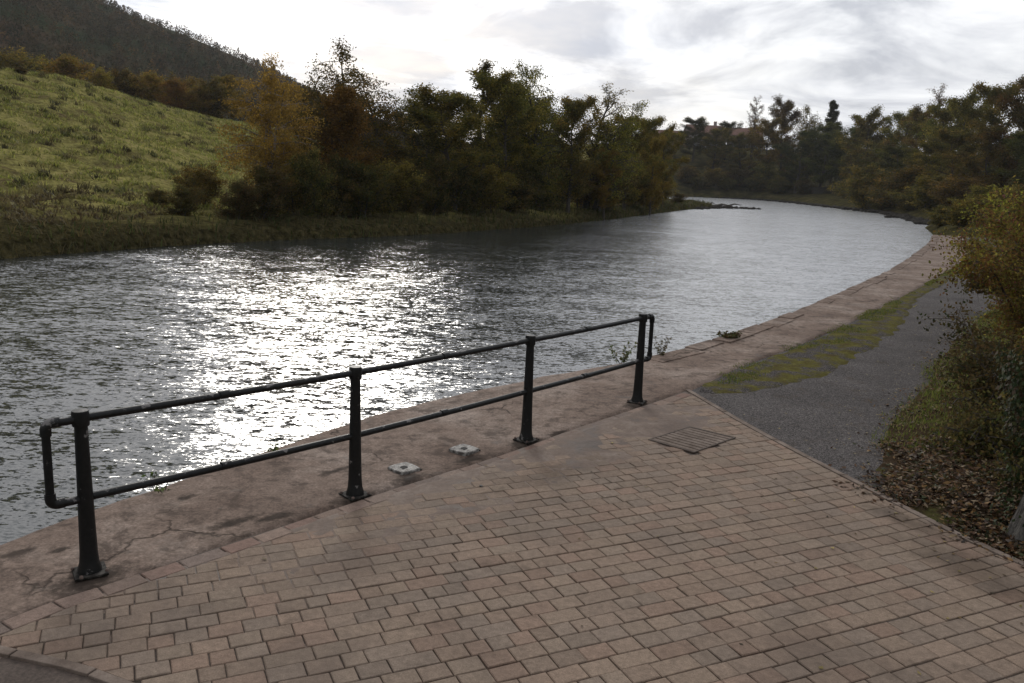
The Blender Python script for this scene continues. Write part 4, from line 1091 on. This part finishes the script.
# ------------------------------------------------------------------ railing
rail = empty('railing'); tag(rail, 'black iron two rail safety railing on four posts at the quay edge', 'railing')
PB = [G(*p) for p in [(90, 572), (355, 495), (526, 440), (637, 402)]]
HT = .905
c0 = PB[0].copy(); rail.location = c0
loc = [p-c0 for p in PB]
adir = (loc[3]-loc[0]).normalized()
ztop, zmid = HT-.035, .43
for i, p in enumerate(loc):
    dr = (loc[min(i+1, 3)]-loc[max(i-1, 0)]).normalized(); rot = Matrix.Rotation(math.atan2(dr.y, dr.x), 3, 'Z')
    mb = MB(); o8 = math.pi/8
    prof = [(.062, .012), (.060, .03), (.051, .06), (.046, .12), (.042, .3), (.037, .6), (.033, HT-.05), (.033, HT-.02), (.028, HT), (.012, HT+.006)]
    mb.lathe(p, prof, 12, rot)
    post = mb.build('post', M['rail'], rail, sm=True)
    mb = MB(); mb.lathe(p, [(.0, HT-.08), (.042, HT-.075), (.044, HT-.065), (.044, HT-.005), (.041, HT+.008), (.0, HT+.010)], 12, rot)
    # clamp band across the rail
    mb.build('clamp', M['rail'], post, sm=True)
    mb = MB(); mb.box(p+Vector((0, 0, .004)), (.165, .165, .014), rot @ Matrix.Rotation(R_(8*(i-1.5)), 3, 'Z')); pl = mb.build('base_plate', M['plate'], post, bevel=.003)
    for sx in (-1, 1):
        for sy in (-1, 1):
            q = p+rot @ Vector((sx*.066, sy*.066, .010)); mb = MB(); mb.lathe(q, [(.011, 0), (.011, .009), (.006, .014), (.0, .015)], 6); mb.build('bolt', M['rust'], pl)
def joined(z, name):
    d0 = (loc[1]-loc[0]).normalized(); d3 = (loc[3]-loc[2]).normalized()
    A = loc[0]-d0*.135; B = loc[3]+d3*.15
    pts = [A+Vector((0, 0, z)), loc[0]+Vector((0, 0, z)), loc[1]+Vector((0, 0, z)), loc[2]+Vector((0, 0, z)), loc[3]+Vector((0, 0, z)), B+Vector((0, 0, z))]
    out = []; 
    for a, b in zip(pts[:-1], pts[1:]):
        for k in range(8): out.append(a.lerp(b, k/8)+Vector((0, 0, -.004*math.sin(math.pi*k/8))))
    out.append(pts[-1]); mb = MB(); mb.tube(out, .0215, 14); o = mb.build(name, M['rail'], rail, sm=True)
    for a, b in zip(pts[1:-2], pts[2:-1]):                      # sleeve joints
        q = a.lerp(b, .46); dd = (b-a).normalized()*.03; mb = MB(); mb.tube([q-dd, q+dd], .0255, 14); mb.build('sleeve', M['rail'], o, sm=True)
    return A, B
A, B = joined(ztop, 'top_rail'); joined(zmid, 'lower_rail')
for q, sgn in ((A, -1), (B, 1)):
    d_ = (loc[1]-loc[0]).normalized()*-1 if sgn < 0 else (loc[3]-loc[2]).normalized()
    r_ = .035; pts = []
    top = q+Vector((0, 0, ztop)); bot = q+Vector((0, 0, zmid))
    for k in range(7):
        a = k/6*math.pi/2; pts.append(top+d_*(r_*math.sin(a))+Vector((0, 0, -r_*(1-math.cos(a)))))
    for k in range(7):
        a = math.pi/2-k/6*math.pi/2; pts.append(bot+d_*(r_*math.sin(a))+Vector((0, 0, r_*(1-math.cos(a)))))
    mb = MB(); mb.tube(pts, .0215, 14)
    eb = mb.build('end_loop', M['rail'], rail, sm=True)
    for zc_, s2 in ((top, -1), (bot, 1)):
        pts = [zc_-d_*.03]
        for k in range(7):
            a = k/6*math.pi/2; pts.append(zc_+d_*(r_*math.sin(a))+Vector((0, 0, s2*r_*(1-math.cos(a)))))
        pts.append(pts[-1]+Vector((0, 0, s2*.03))); mb = MB(); mb.tube(pts, .0275, 14); mb.build('elbow', M['rail'], eb, sm=True)

# ------------------------------------------------------------------ ground furniture
def cover(px, py, rz, label):
    p = G(px, py); root = empty('valve_cover', (p.x, p.y, 0), rz); tag(root, label, 'valve cover', 'valve covers in the quay')
    mb = MB()
    def pill(w2, bow, z0, z1, n=6):
        ring = []
        cr_ = [(-w2, -w2), (w2, -w2), (w2, w2), (-w2, w2)]
        for i in range(4):
            a = Vector((*cr_[i], 0)); b = Vector((*cr_[(i+1) % 4], 0)); nn_ = Vector((-(b-a).y, (b-a).x, 0)).normalized()
            for k in range(n): t = k/n; ring.append(a.lerp(b, t)+nn_*bow*math.sin(math.pi*t))
        return ring
    r1 = pill(.088, -.010, 0, 0); n = len(r1); hole = [Vector((.042*math.cos(2*math.pi*k/n-2.356)*(1.0), .026*math.sin(2*math.pi*k/n-2.356), 0)) for k in range(n)]
    vs = [v+Vector((0, 0, -.02)) for v in r1]+[v+Vector((0, 0, .014)) for v in r1]+[v*.93+Vector((0, 0, .020)) for v in r1]+[v*.9+Vector((0, 0, .0185)) for v in hole]+[v*.5+Vector((0, 0, .0175)) for v in hole]+[v*.3+Vector((0, 0, .0170)) for v in hole]
    fs = []
    for L_ in range(5):
        for k in range(n): a = L_*n+k; b = L_*n+(k+1) % n; fs.append([a, b, b+n, a+n])
    mb.add(vs, fs); mb.build('cover_plate', M['white_iron'], root, sm=True)
    mb = MB(); mb.lathe((0, 0, 0), [(.0, .019), (.030, .019), (.028, .0205), (.0, .0205)], 16); mb.box((-.018, -.018, .0195), (.045, .018, .0025), Matrix.Rotation(R_(45), 3, 'Z')); mb.build('hole', M['dark'], root)  # solid black disc and bar stand in for the shade inside the hole
    mb = MB()
    for s_ in range(4):
        e = Matrix.Rotation(math.pi/2*s_, 3, 'Z'); mb.box(e @ Vector((.093, .007, .0)), (.018, .2, .012), e); mb.build('gap_shade', M['dark'], root, bevel=.003); return root  # black bar stands in for the shaded gap beside the plate
cover(404, 469.5, R_(-28+45+28), 'nearer white worn valve cover with a dark centre hole set in the quay')
cover(464, 450.5, R_(52), 'farther white worn valve cover with a dark centre hole set in the quay')

dr_root = empty('drain_cover', (dc[0], dc[1], 0)); tag(dr_root, 'rusty ribbed drain cover sunk in the paving near the last post', 'drain cover')
Lc = [Vector((*(p-dc), 0)) for p in DRAIN]
mb = MB(); lo = [v+Vector((0, 0, -.05)) for v in Lc]; hi = [v+Vector((0, 0, -.004)) for v in Lc]
mb.add(lo+hi, [[3, 2, 1, 0], [4, 5, 6, 7], [0, 1, 5, 4], [1, 2, 6, 5], [2, 3, 7, 6], [3, 0, 4, 7]]); mb.build('tray', M['joint'], dr_root)
mb = MB(); nr = 9
for k in range(nr):
    t0 = (k+.12)/nr; t1 = (k+.88)/nr
    a0 = Lc[0].lerp(Lc[1], t0); a1 = Lc[0].lerp(Lc[1], t1); b0 = Lc[3].lerp(Lc[2], t0); b1 = Lc[3].lerp(Lc[2], t1)
    a0, a1, b0, b1 = [v*.93 for v in (a0, a1, b0, b1)]
    mb.add([v+Vector((0, 0, -.004)) for v in (a0, a1, b1, b0)]+[v+Vector((0, 0, .006)) for v in (a0, a1, b1, b0)], [[3, 2, 1, 0], [4, 5, 6, 7], [0, 1, 5, 4], [1, 2, 6, 5], [2, 3, 7, 6], [3, 0, 4, 7]])
mb.build('ribs', M['kerb'], dr_root, bevel=.002)
mb = MB()
for k in range(4):
    a = Lc[k]; b = Lc[(k+1) % 4]; a2 = a*.94; b2 = b*.94
    mb.add([v+Vector((0, 0, -.02)) for v in (a, b, b2, a2)]+[v+Vector((0, 0, .007)) for v in (a, b, b2, a2)], [[0, 1, 2, 3], [7, 6, 5, 4], [0, 4, 5, 1], [1, 5, 6, 2], [2, 6, 7, 3], [3, 7, 4, 0]])
mb.build('rim', M['joint'], dr_root)
p = G(481, 487); mb = MB(); mb.lathe((p.x, p.y, .0), [(.009, 0), (.014, .006), (.012, .013), (.004, .017)], 8); tag(mb.build('pebble', M['white_iron'], sm=True), 'small pale pebble lying between quay and paving', 'pebble')

# ------------------------------------------------------------------ weeds on the lip of the quay
def weed(px, py, hgt, n, spread, label, cols, lean=(0, 0), leafn=9, ls=.018):
    p = G(px, py); root = empty('weed_plant', (p.x, p.y, 0)); tag(root, label, 'weed', 'weeds growing from the lip of the quay')
    rr = random.Random(int(px)); mb = MB(); C = []; N = []
    for i in range(n):
        az = rr.uniform(0, 6.28); q = [Vector((rr.uniform(-.03, .03), rr.uniform(-.03, .03), -.03))]; d = Vector((math.cos(az)*spread+lean[0], math.sin(az)*spread+lean[1], 1)).normalized(); h_ = hgt*rr.uniform(.6, 1.05)
        for k in range(5): d = (d+Vector((rr.uniform(-.18, .18), rr.uniform(-.18, .18), 0))).normalized(); q.append(q[-1]+d*h_/5)
        mb.tube(q, [.0035*(1-.13*k) for k in range(6)], 4, cap=False)
        for k in range(leafn):
            t = rr.uniform(.8, 5); j = min(int(t), 4); pp_ = q[j].lerp(q[j+1], t-j); dd = Vector((rr.gauss(0, 1), rr.gauss(0, 1), rr.gauss(0, .5))).normalized()
            C.append(pp_+dd*ls*1.1); N.append(dd)
    mb.build('stem', M['drift'], root)
    n_ = len(C); scatter_quads('foliage', np.array(C), np.array(N), np.full(n_, ls)*rng.uniform(.6, 1.3, n_), np.full(n_, ls*.6), palette(n_, cols, .3), M['grass_blade'], root)
WC = [(.10, .13, .035), (.14, .15, .05), (.07, .09, .03)]
weed(161, 492, .19, 4, .4, 'small leafy weed on the quay lip right of the first post', WC, ls=.02)
weed(226, 465, .11, 3, .8, 'tiny sprig between the two left hand weeds on the quay lip', WC, leafn=5, ls=.012)
weed(274, 452, .18, 6, .7, 'pale green weed on the quay lip left of the second post', WC, ls=.017)
weed(622, 362, .36, 8, .55, 'tall straggly weed standing left of the last post', WC+[(.16, .13, .05)], leafn=16, ls=.020)
weed(660, 355, .30, 9, .5, 'brownish seeding weed standing right of the last post', [(.14, .11, .06), (.10, .10, .04), (.18, .15, .09)], leafn=16, ls=.018)
weed(728, 338, .2, 44, 1.6, 'low green clump spreading on the quay lip beyond the railing', [(.06, .075, .02), (.09, .09, .03), (.10, .07, .035)], leafn=14, ls=.024)

# ------------------------------------------------------------------ berry bush, ivy and old trunk at the right
def shrub_arch(name, base, nst, hmin, hmax, out, cols, nleaf, ls, label, cat, berries=0, seed=1, lean=(-.3, 0), width=1.0, lim=1.3):
    rr = random.Random(seed); g_ = np.random.default_rng(seed); root = empty(name, base); tag(root, label, cat)
    mb = MB(); tips = []
    for i in range(nst):
        az = rr.uniform(0, 6.28); h_ = rr.uniform(hmin, hmax)
        q = [Vector((rr.uniform(-.35, .35)*width, rr.uniform(-.35, .35)*width, -.05))]; d = Vector((math.cos(az)*out+lean[0], math.sin(az)*out+lean[1], 1.2)).normalized(); n = 9
        for k in range(n):
            d = (d+Vector((rr.uniform(-.2, .2)+math.cos(az)*.06, rr.uniform(-.2, .2)+math.sin(az)*.06, -.06*k*rr.random()))).normalized(); q.append(q[-1]+d*h_/n)
        for v in q:
            if v.x < 0: v.x = -lim*math.tanh(-v.x/lim)*.85
        mb.tube(q, [.016*(1-.095*k)+.002 for k in range(n+1)], 6, cap=False)
        for k in range(2, n+1):
            tips.append(q[k])
            for w_ in range(3):
                d2 = (d+Vector((rr.gauss(0, .8), rr.gauss(0, .8), rr.gauss(0, .6)))).normalized(); L = rr.uniform(.12, .34); e = q[k]+d2*L*.5; e2 = e+(d2+Vector((rr.gauss(0, .3), rr.gauss(0, .3), -.1))).normalized()*L*.5
                mb.tube([q[k], e, e2], [.005, .0035, .002], 4, cap=False); tips += [e, e2]
    mb.build('stems', M['drift'], root)
    T = np.array(tips); k = g_.integers(0, len(T), nleaf)
    C = T[k]+g_.normal(0, .075, (nleaf, 3)); C[:, 2] = np.maximum(C[:, 2], .02)
    pal = np.array(cols); ci = g_.integers(0, len(cols), len(T)); c = (pal[ci[k]]*.6+pal[g_.integers(0, len(cols), nleaf)]*.4)*g_.uniform(.65, 1.35, (nleaf, 1))
    L = g_.uniform(.6, 1.3, nleaf)*ls
    scatter_quads('foliage', C, g_.normal(0, 1, (nleaf, 3)), L, L*.6, c, M['leaf'], root)
    if berries:
        V = []; Fc = []
        o6 = [(1, 0, 0), (-1, 0, 0), (0, 1, 0), (0, -1, 0), (0, 0, 1), (0, 0, -1)]; f8 = [(0, 2, 4), (2, 1, 4), (1, 3, 4), (3, 0, 4), (2, 0, 5), (1, 2, 5), (3, 1, 5), (0, 3, 5)]
        k = g_.integers(0, len(T), berries)
        for j, t in enumerate(T[k]):
            p = t+g_.normal(0, .035, 3); b = len(V); rad = g_.uniform(.007, .011)
            V += [tuple(p+np.array(o_)*rad) for o_ in o6]; Fc += [(a_+b, b_+b, c_+b) for a_, b_, c_ in f8]
        b_ = mesh_np('berries', V, Fc, M['berry'], root, smooth_=True); b_['kind'] = 'stuff'
    return root
b0 = (6.6, 9.6, .25)
shrub_arch('berry_bush', b0, 34, 1.7, 2.7, .2, [(.16, .10, .035), (.21, .09, .034), (.13, .125, .03), (.32, .28, .05), (.11, .06, .026), (.10, .095, .028)], 60000, .021, 'tall arching bush with dark red berries and rusty leaves right of the path', 'bush', 5200, 5, (.0, .0), 1.6, 1.75)
shrub_arch('berry_bush', (6.15, 8.55, .22), 20, 1.0, 1.9, .2, [(.14, .085, .035), (.20, .09, .036), (.11, .105, .03), (.26, .22, .05), (.09, .07, .028)], 22000, .020, 'shorter berry bush with reddish leaves between the tall one and the bramble', 'bush', 1500, 15, (.0, 0), 1.2, 1.3)
shrub_arch('hawthorn_bush', (8.2, 12.3, .3), 28, 1.5, 2.5, .12, [(.28, .24, .04), (.20, .20, .035), (.14, .09, .03), (.10, .085, .025)], 30000, .024, 'yellow green hawthorn behind the berry bush', 'bush', 1400, 6, (-.02, 0), 1.1)
shrub_arch('bramble', (4.95, 7.3, .12), 36, .5, 1.25, .6, [(.045, .035, .016), (.035, .04, .015), (.07, .04, .02), (.10, .06, .025)], 26000, .021, 'low tangled bramble with dark leaves in front of the berry bush', 'bramble', 0, 8, (.0, -.05), 1.8, 1.1)
shrub_arch('bramble', (9.6, 15.2, .4), 18, .9, 1.7, .8, [(.05, .05, .018), (.08, .07, .022), (.10, .06, .025)], 8000, .035, 'olive bramble beside the path beyond the hawthorn', 'bramble', 0, 9, (-.2, 0), 1.6)
shrub_arch('bramble', (4.35, 6.35, .08), 30, .35, .85, .8, [(.07, .055, .024), (.055, .065, .022), (.11, .07, .03), (.14, .12, .035)], 15000, .018, 'low spreading bramble over the fallen leaves beside the old trunk', 'bramble', 0, 18, (.0, .0), 1.7, .75)
# old ivy-covered trunk at the right edge
tb = G(1036, 545); root = empty('tree_stump', (tb.x, tb.y, 0)); tag(root, 'grey weathered tree trunk wrapped in ivy at the lower right edge', 'tree stump')
m = Mat('old_bark'); mp_ = m.n('ShaderNodeMapping'); m.l(m.co(), mp_.inputs['Vector']); mp_.inputs['Scale'].default_value = (1, 1, .16)
a = m.noise(34, 5, .7, .4, co=mp_.outputs[0]); m.principled(m.ramp(a, [(.35, (.018, .015, .012)), (.65, (.14, .13, .115))]), .9, m.bump(a, 1, .03)); M['old_bark'] = m.m
V = []; nk, nr_ = 40, 48
for k in range(nk):
    t = k/(nk-1)
    for a_ in range(nr_):
        th_ = 2*math.pi*a_/nr_; rr0 = .13*(1.2-.3*t)+.03*math.exp(-t*9); rr0 *= 1+.10*float(vnoise(th_*3.2, t*2.0, 4))+.05*math.sin(th_*9+2*math.sin(t*4))
        V.append((.05*math.sin(t*3)+rr0*math.cos(th_), .03*math.cos(t*4)+rr0*math.sin(th_), t*1.0-.05))
I_ = np.arange(nk*nr_).reshape(nk, nr_); J_ = np.roll(I_, -1, 1)
mesh_np('trunk', V, np.stack([I_[:-1], J_[:-1], J_[1:], I_[1:]], -1).reshape(-1, 4), M['old_bark'], root, smooth_=True)
n = 5200; g_ = np.random.default_rng(3); hgt = g_.uniform(0, 1.25, n); az = g_.uniform(0, 6.28, n); rr_ = .19+.10*g_.uniform(0, 1, n)+.25*np.maximum(0, hgt-.75)
k = ~((hgt < .7) & (np.cos(az-3.9) > -.2) & (g_.uniform(0, 1, n) < .93)); hgt, az, rr_ = hgt[k], az[k], rr_[k]; n = len(hgt)
C = np.stack([np.cos(az)*rr_, np.sin(az)*rr_, hgt], 1); N = np.stack([np.cos(az)*.3, np.sin(az)*.3, -np.ones(n)], 1)+g_.normal(0, .4, (n, 3))
upv = np.stack([np.cos(az), np.sin(az), .4*np.ones(n)], 1)+g_.normal(0, .35, (n, 3)); upv = np.cross(N, np.cross(upv, N)); 
scatter_quads('ivy', C, N, g_.uniform(.011, .022, n), g_.uniform(.009, .018, n), palette(n, [(.02, .034, .013), (.03, .045, .016), (.045, .05, .02), (.05, .035, .018)], .3), M['ivy'], root, up=upv)
# ivy and dead stalks over the ground
p, s_ = strip_points(vr_in, vr_out, 70000, lambda x, y, s_: (y < 10) & (s_ > .10) & (s_ < .55) & (rng.uniform(0, 1, len(x)) < smooth(-.1, .3, fbm(x*1.6, y*1.6, 3, 77)+.1)*smooth(.08, .2, s_)*.55), .3)
n = len(p); C = np.stack([p[:, 0], p[:, 1], verge_z(p[:, 0], p[:, 1])+np.abs(rng.normal(.03, .05, n))], 1)
N = rng.normal(0, 1, (n, 3)); N[:, 2] *= .4; upv = np.stack([rng.normal(0, .5, n), rng.normal(0, .5, n), np.ones(n)], 1); upv = np.cross(N, np.cross(upv, N))
o = scatter_quads('ground_ivy', C, N, rng.uniform(.013, .028, n), rng.uniform(.010, .022, n), palette(n, [(.025, .035, .013), (.035, .048, .018), (.05, .045, .02), (.07, .045, .022), (.12, .11, .04)], .35), M['ivy'], up=upv)
tag(o, 'dark trailing ivy and dock leaves covering the ground under the bushes', 'ivy', kind='stuff')

# ------------------------------------------------------------------ sky and light
SUN_EL, SUN_AZ = R_(24), math.atan2(ray(310, 100).x, ray(310, 100).y)
sdir = Vector((math.sin(SUN_AZ)*math.cos(SUN_EL), math.cos(SUN_AZ)*math.cos(SUN_EL), math.sin(SUN_EL)))
world = bpy.data.worlds.new('World'); scene.world = world; world.use_nodes = True
nt = world.node_tree; nt.nodes.clear()
class W(Mat):
    def __init__(s): s.nt = nt; s._co = None; s.out = s.n('ShaderNodeOutputWorld')
wm = W(); wm._co = wm.n('ShaderNodeTexCoord').outputs['Generated']
sky = wm.n('ShaderNodeTexSky', sky_type='NISHITA', sun_disc=False, sun_elevation=SUN_EL, sun_rotation=SUN_AZ, air_density=1.0, dust_density=2.0)
skc = wm.mix(1.0, sky.outputs[0], (.09, .09, .09), 'MULTIPLY')
sx = wm.n('ShaderNodeSeparateXYZ'); wm.l(wm._co, sx.inputs[0])
den = wm.math('ADD', wm.math('MAXIMUM', sx.outputs[2], 0.0), .16)
cx_ = wm.n('ShaderNodeCombineXYZ'); wm.l(wm.math('DIVIDE', sx.outputs[0], den), cx_.inputs[0]); wm.l(wm.math('DIVIDE', sx.outputs[1], den), cx_.inputs[1])
cn = wm.noise(1.5, 8, .6, .6, co=cx_.outputs[0]); cn2 = wm.noise(.5, 3, .5, .2, co=cx_.outputs[0])
shade = wm.math('ADD', wm.math('MULTIPLY', cn, .65), wm.math('MULTIPLY', cn2, .35))
cloud = wm.ramp(shade, [(.40, (1.02, 1.03, 1.04)), (.47, (.80, .815, .85)), (.55, (.50, .52, .575))])
dt = wm.n('ShaderNodeVectorMath', operation='DOT_PRODUCT'); wm.l(wm._co, dt.inputs[0]); dt.inputs[1].default_value = sdir
glow = wm.math('POWER', wm.math('MAXIMUM', dt.outputs['Value'], 0.0), 10.0)
glow2 = wm.math('POWER', wm.math('MAXIMUM', dt.outputs['Value'], 0.0), 120.0)
gl_ = wm.math('ADD', wm.math('MULTIPLY', glow, .42), wm.math('MULTIPLY', glow2, 1.0))
back = wm.math('MULTIPLY_ADD', dt.outputs['Value'], .16, .80)     # the cloud deck is darker away from the sun
mulc = wm.n('ShaderNodeVectorMath', operation='SCALE'); wm.l(cloud, mulc.inputs[0]); wm.l(wm.math('ADD', back, gl_), mulc.inputs['Scale'])
fac = wm.ramp(wm.noise(.9, 5, .6, co=cx_.outputs[0]), [(.3, .75), (.6, 1.0)])
tot = wm.mix(fac, skc, mulc.outputs[0])
bg = wm.n('ShaderNodeBackground'); wm.l(tot, bg.inputs['Color']); bg.inputs['Strength'].default_value = 1.0
wm.l(bg.outputs[0], wm.out.inputs['Surface'])

sl = bpy.data.lights.new('sun', 'SUN'); sl.energy = 1.0; sl.angle = R_(14); sl.color = (1, .95, .87)
so = bpy.data.objects.new('sun', sl); COL.objects.link(so); so.rotation_euler = (-sdir).to_track_quat('-Z', 'Y').to_euler(); so.location = (0, 0, 30)

HAZE = True
if HAZE:
    hz = bpy.data.materials.new('haze_air'); hz.use_nodes = True; hn = hz.node_tree; hn.nodes.clear()
    ho = hn.nodes.new('ShaderNodeOutputMaterial'); vp = hn.nodes.new('ShaderNodeVolumePrincipled')
    vp.inputs['Color'].default_value = (.9, .92, .95, 1); vp.inputs['Density'].default_value = .00018; vp.inputs['Anisotropy'].default_value = .2
    hn.links.new(vp.outputs[0], ho.inputs['Volume'])
    mb = MB(); x0, x1, y0, y1 = xs[0]-5, xs[-1]+5, ys[0]-5, ys[-1]+5
    mb.box(((x0+x1)/2, (y0+y1)/2, (Z.min()-1+Z.max()+14)/2), (x1-x0, y1-y0, Z.max()+14-Z.min()+1)); o = mb.build('haze', hz); tag(o, 'thin pale haze in the valley air', 'haze', kind='stuff')

# ------------------------------------------------------------------ camera
cam = bpy.data.cameras.new('camera'); co = bpy.data.objects.new('camera', cam); COL.objects.link(co)
cR, sR = math.cos(ROLL), math.sin(ROLL)
right0 = Vector((1, 0, 0)); up0 = Vector((0, math.sin(P), math.cos(P))); fwd = Vector((0, math.cos(P), -math.sin(P)))
rt = right0*cR+up0*sR; up = up0*cR-right0*sR
co.matrix_world = Matrix(((rt.x, up.x, -fwd.x, 0), (rt.y, up.y, -fwd.y, 0), (rt.z, up.z, -fwd.z, H), (0, 0, 0, 1)))
cam.sensor_width = 36; cam.lens = F/1024*36; cam.clip_end = 6000; cam.clip_start = .05
scene.camera = co
scene.view_settings.view_transform = 'Standard'; scene.view_settings.look = 'None'; scene.view_settings.gamma = 1
scene.view_settings.exposure = .30; scene.view_settings.use_curve_mapping = False
scene.cycles.max_bounces = 6; scene.cycles.volume_bounces = 0; scene.cycles.transparent_max_bounces = 8
scene.cycles.use_denoising = True
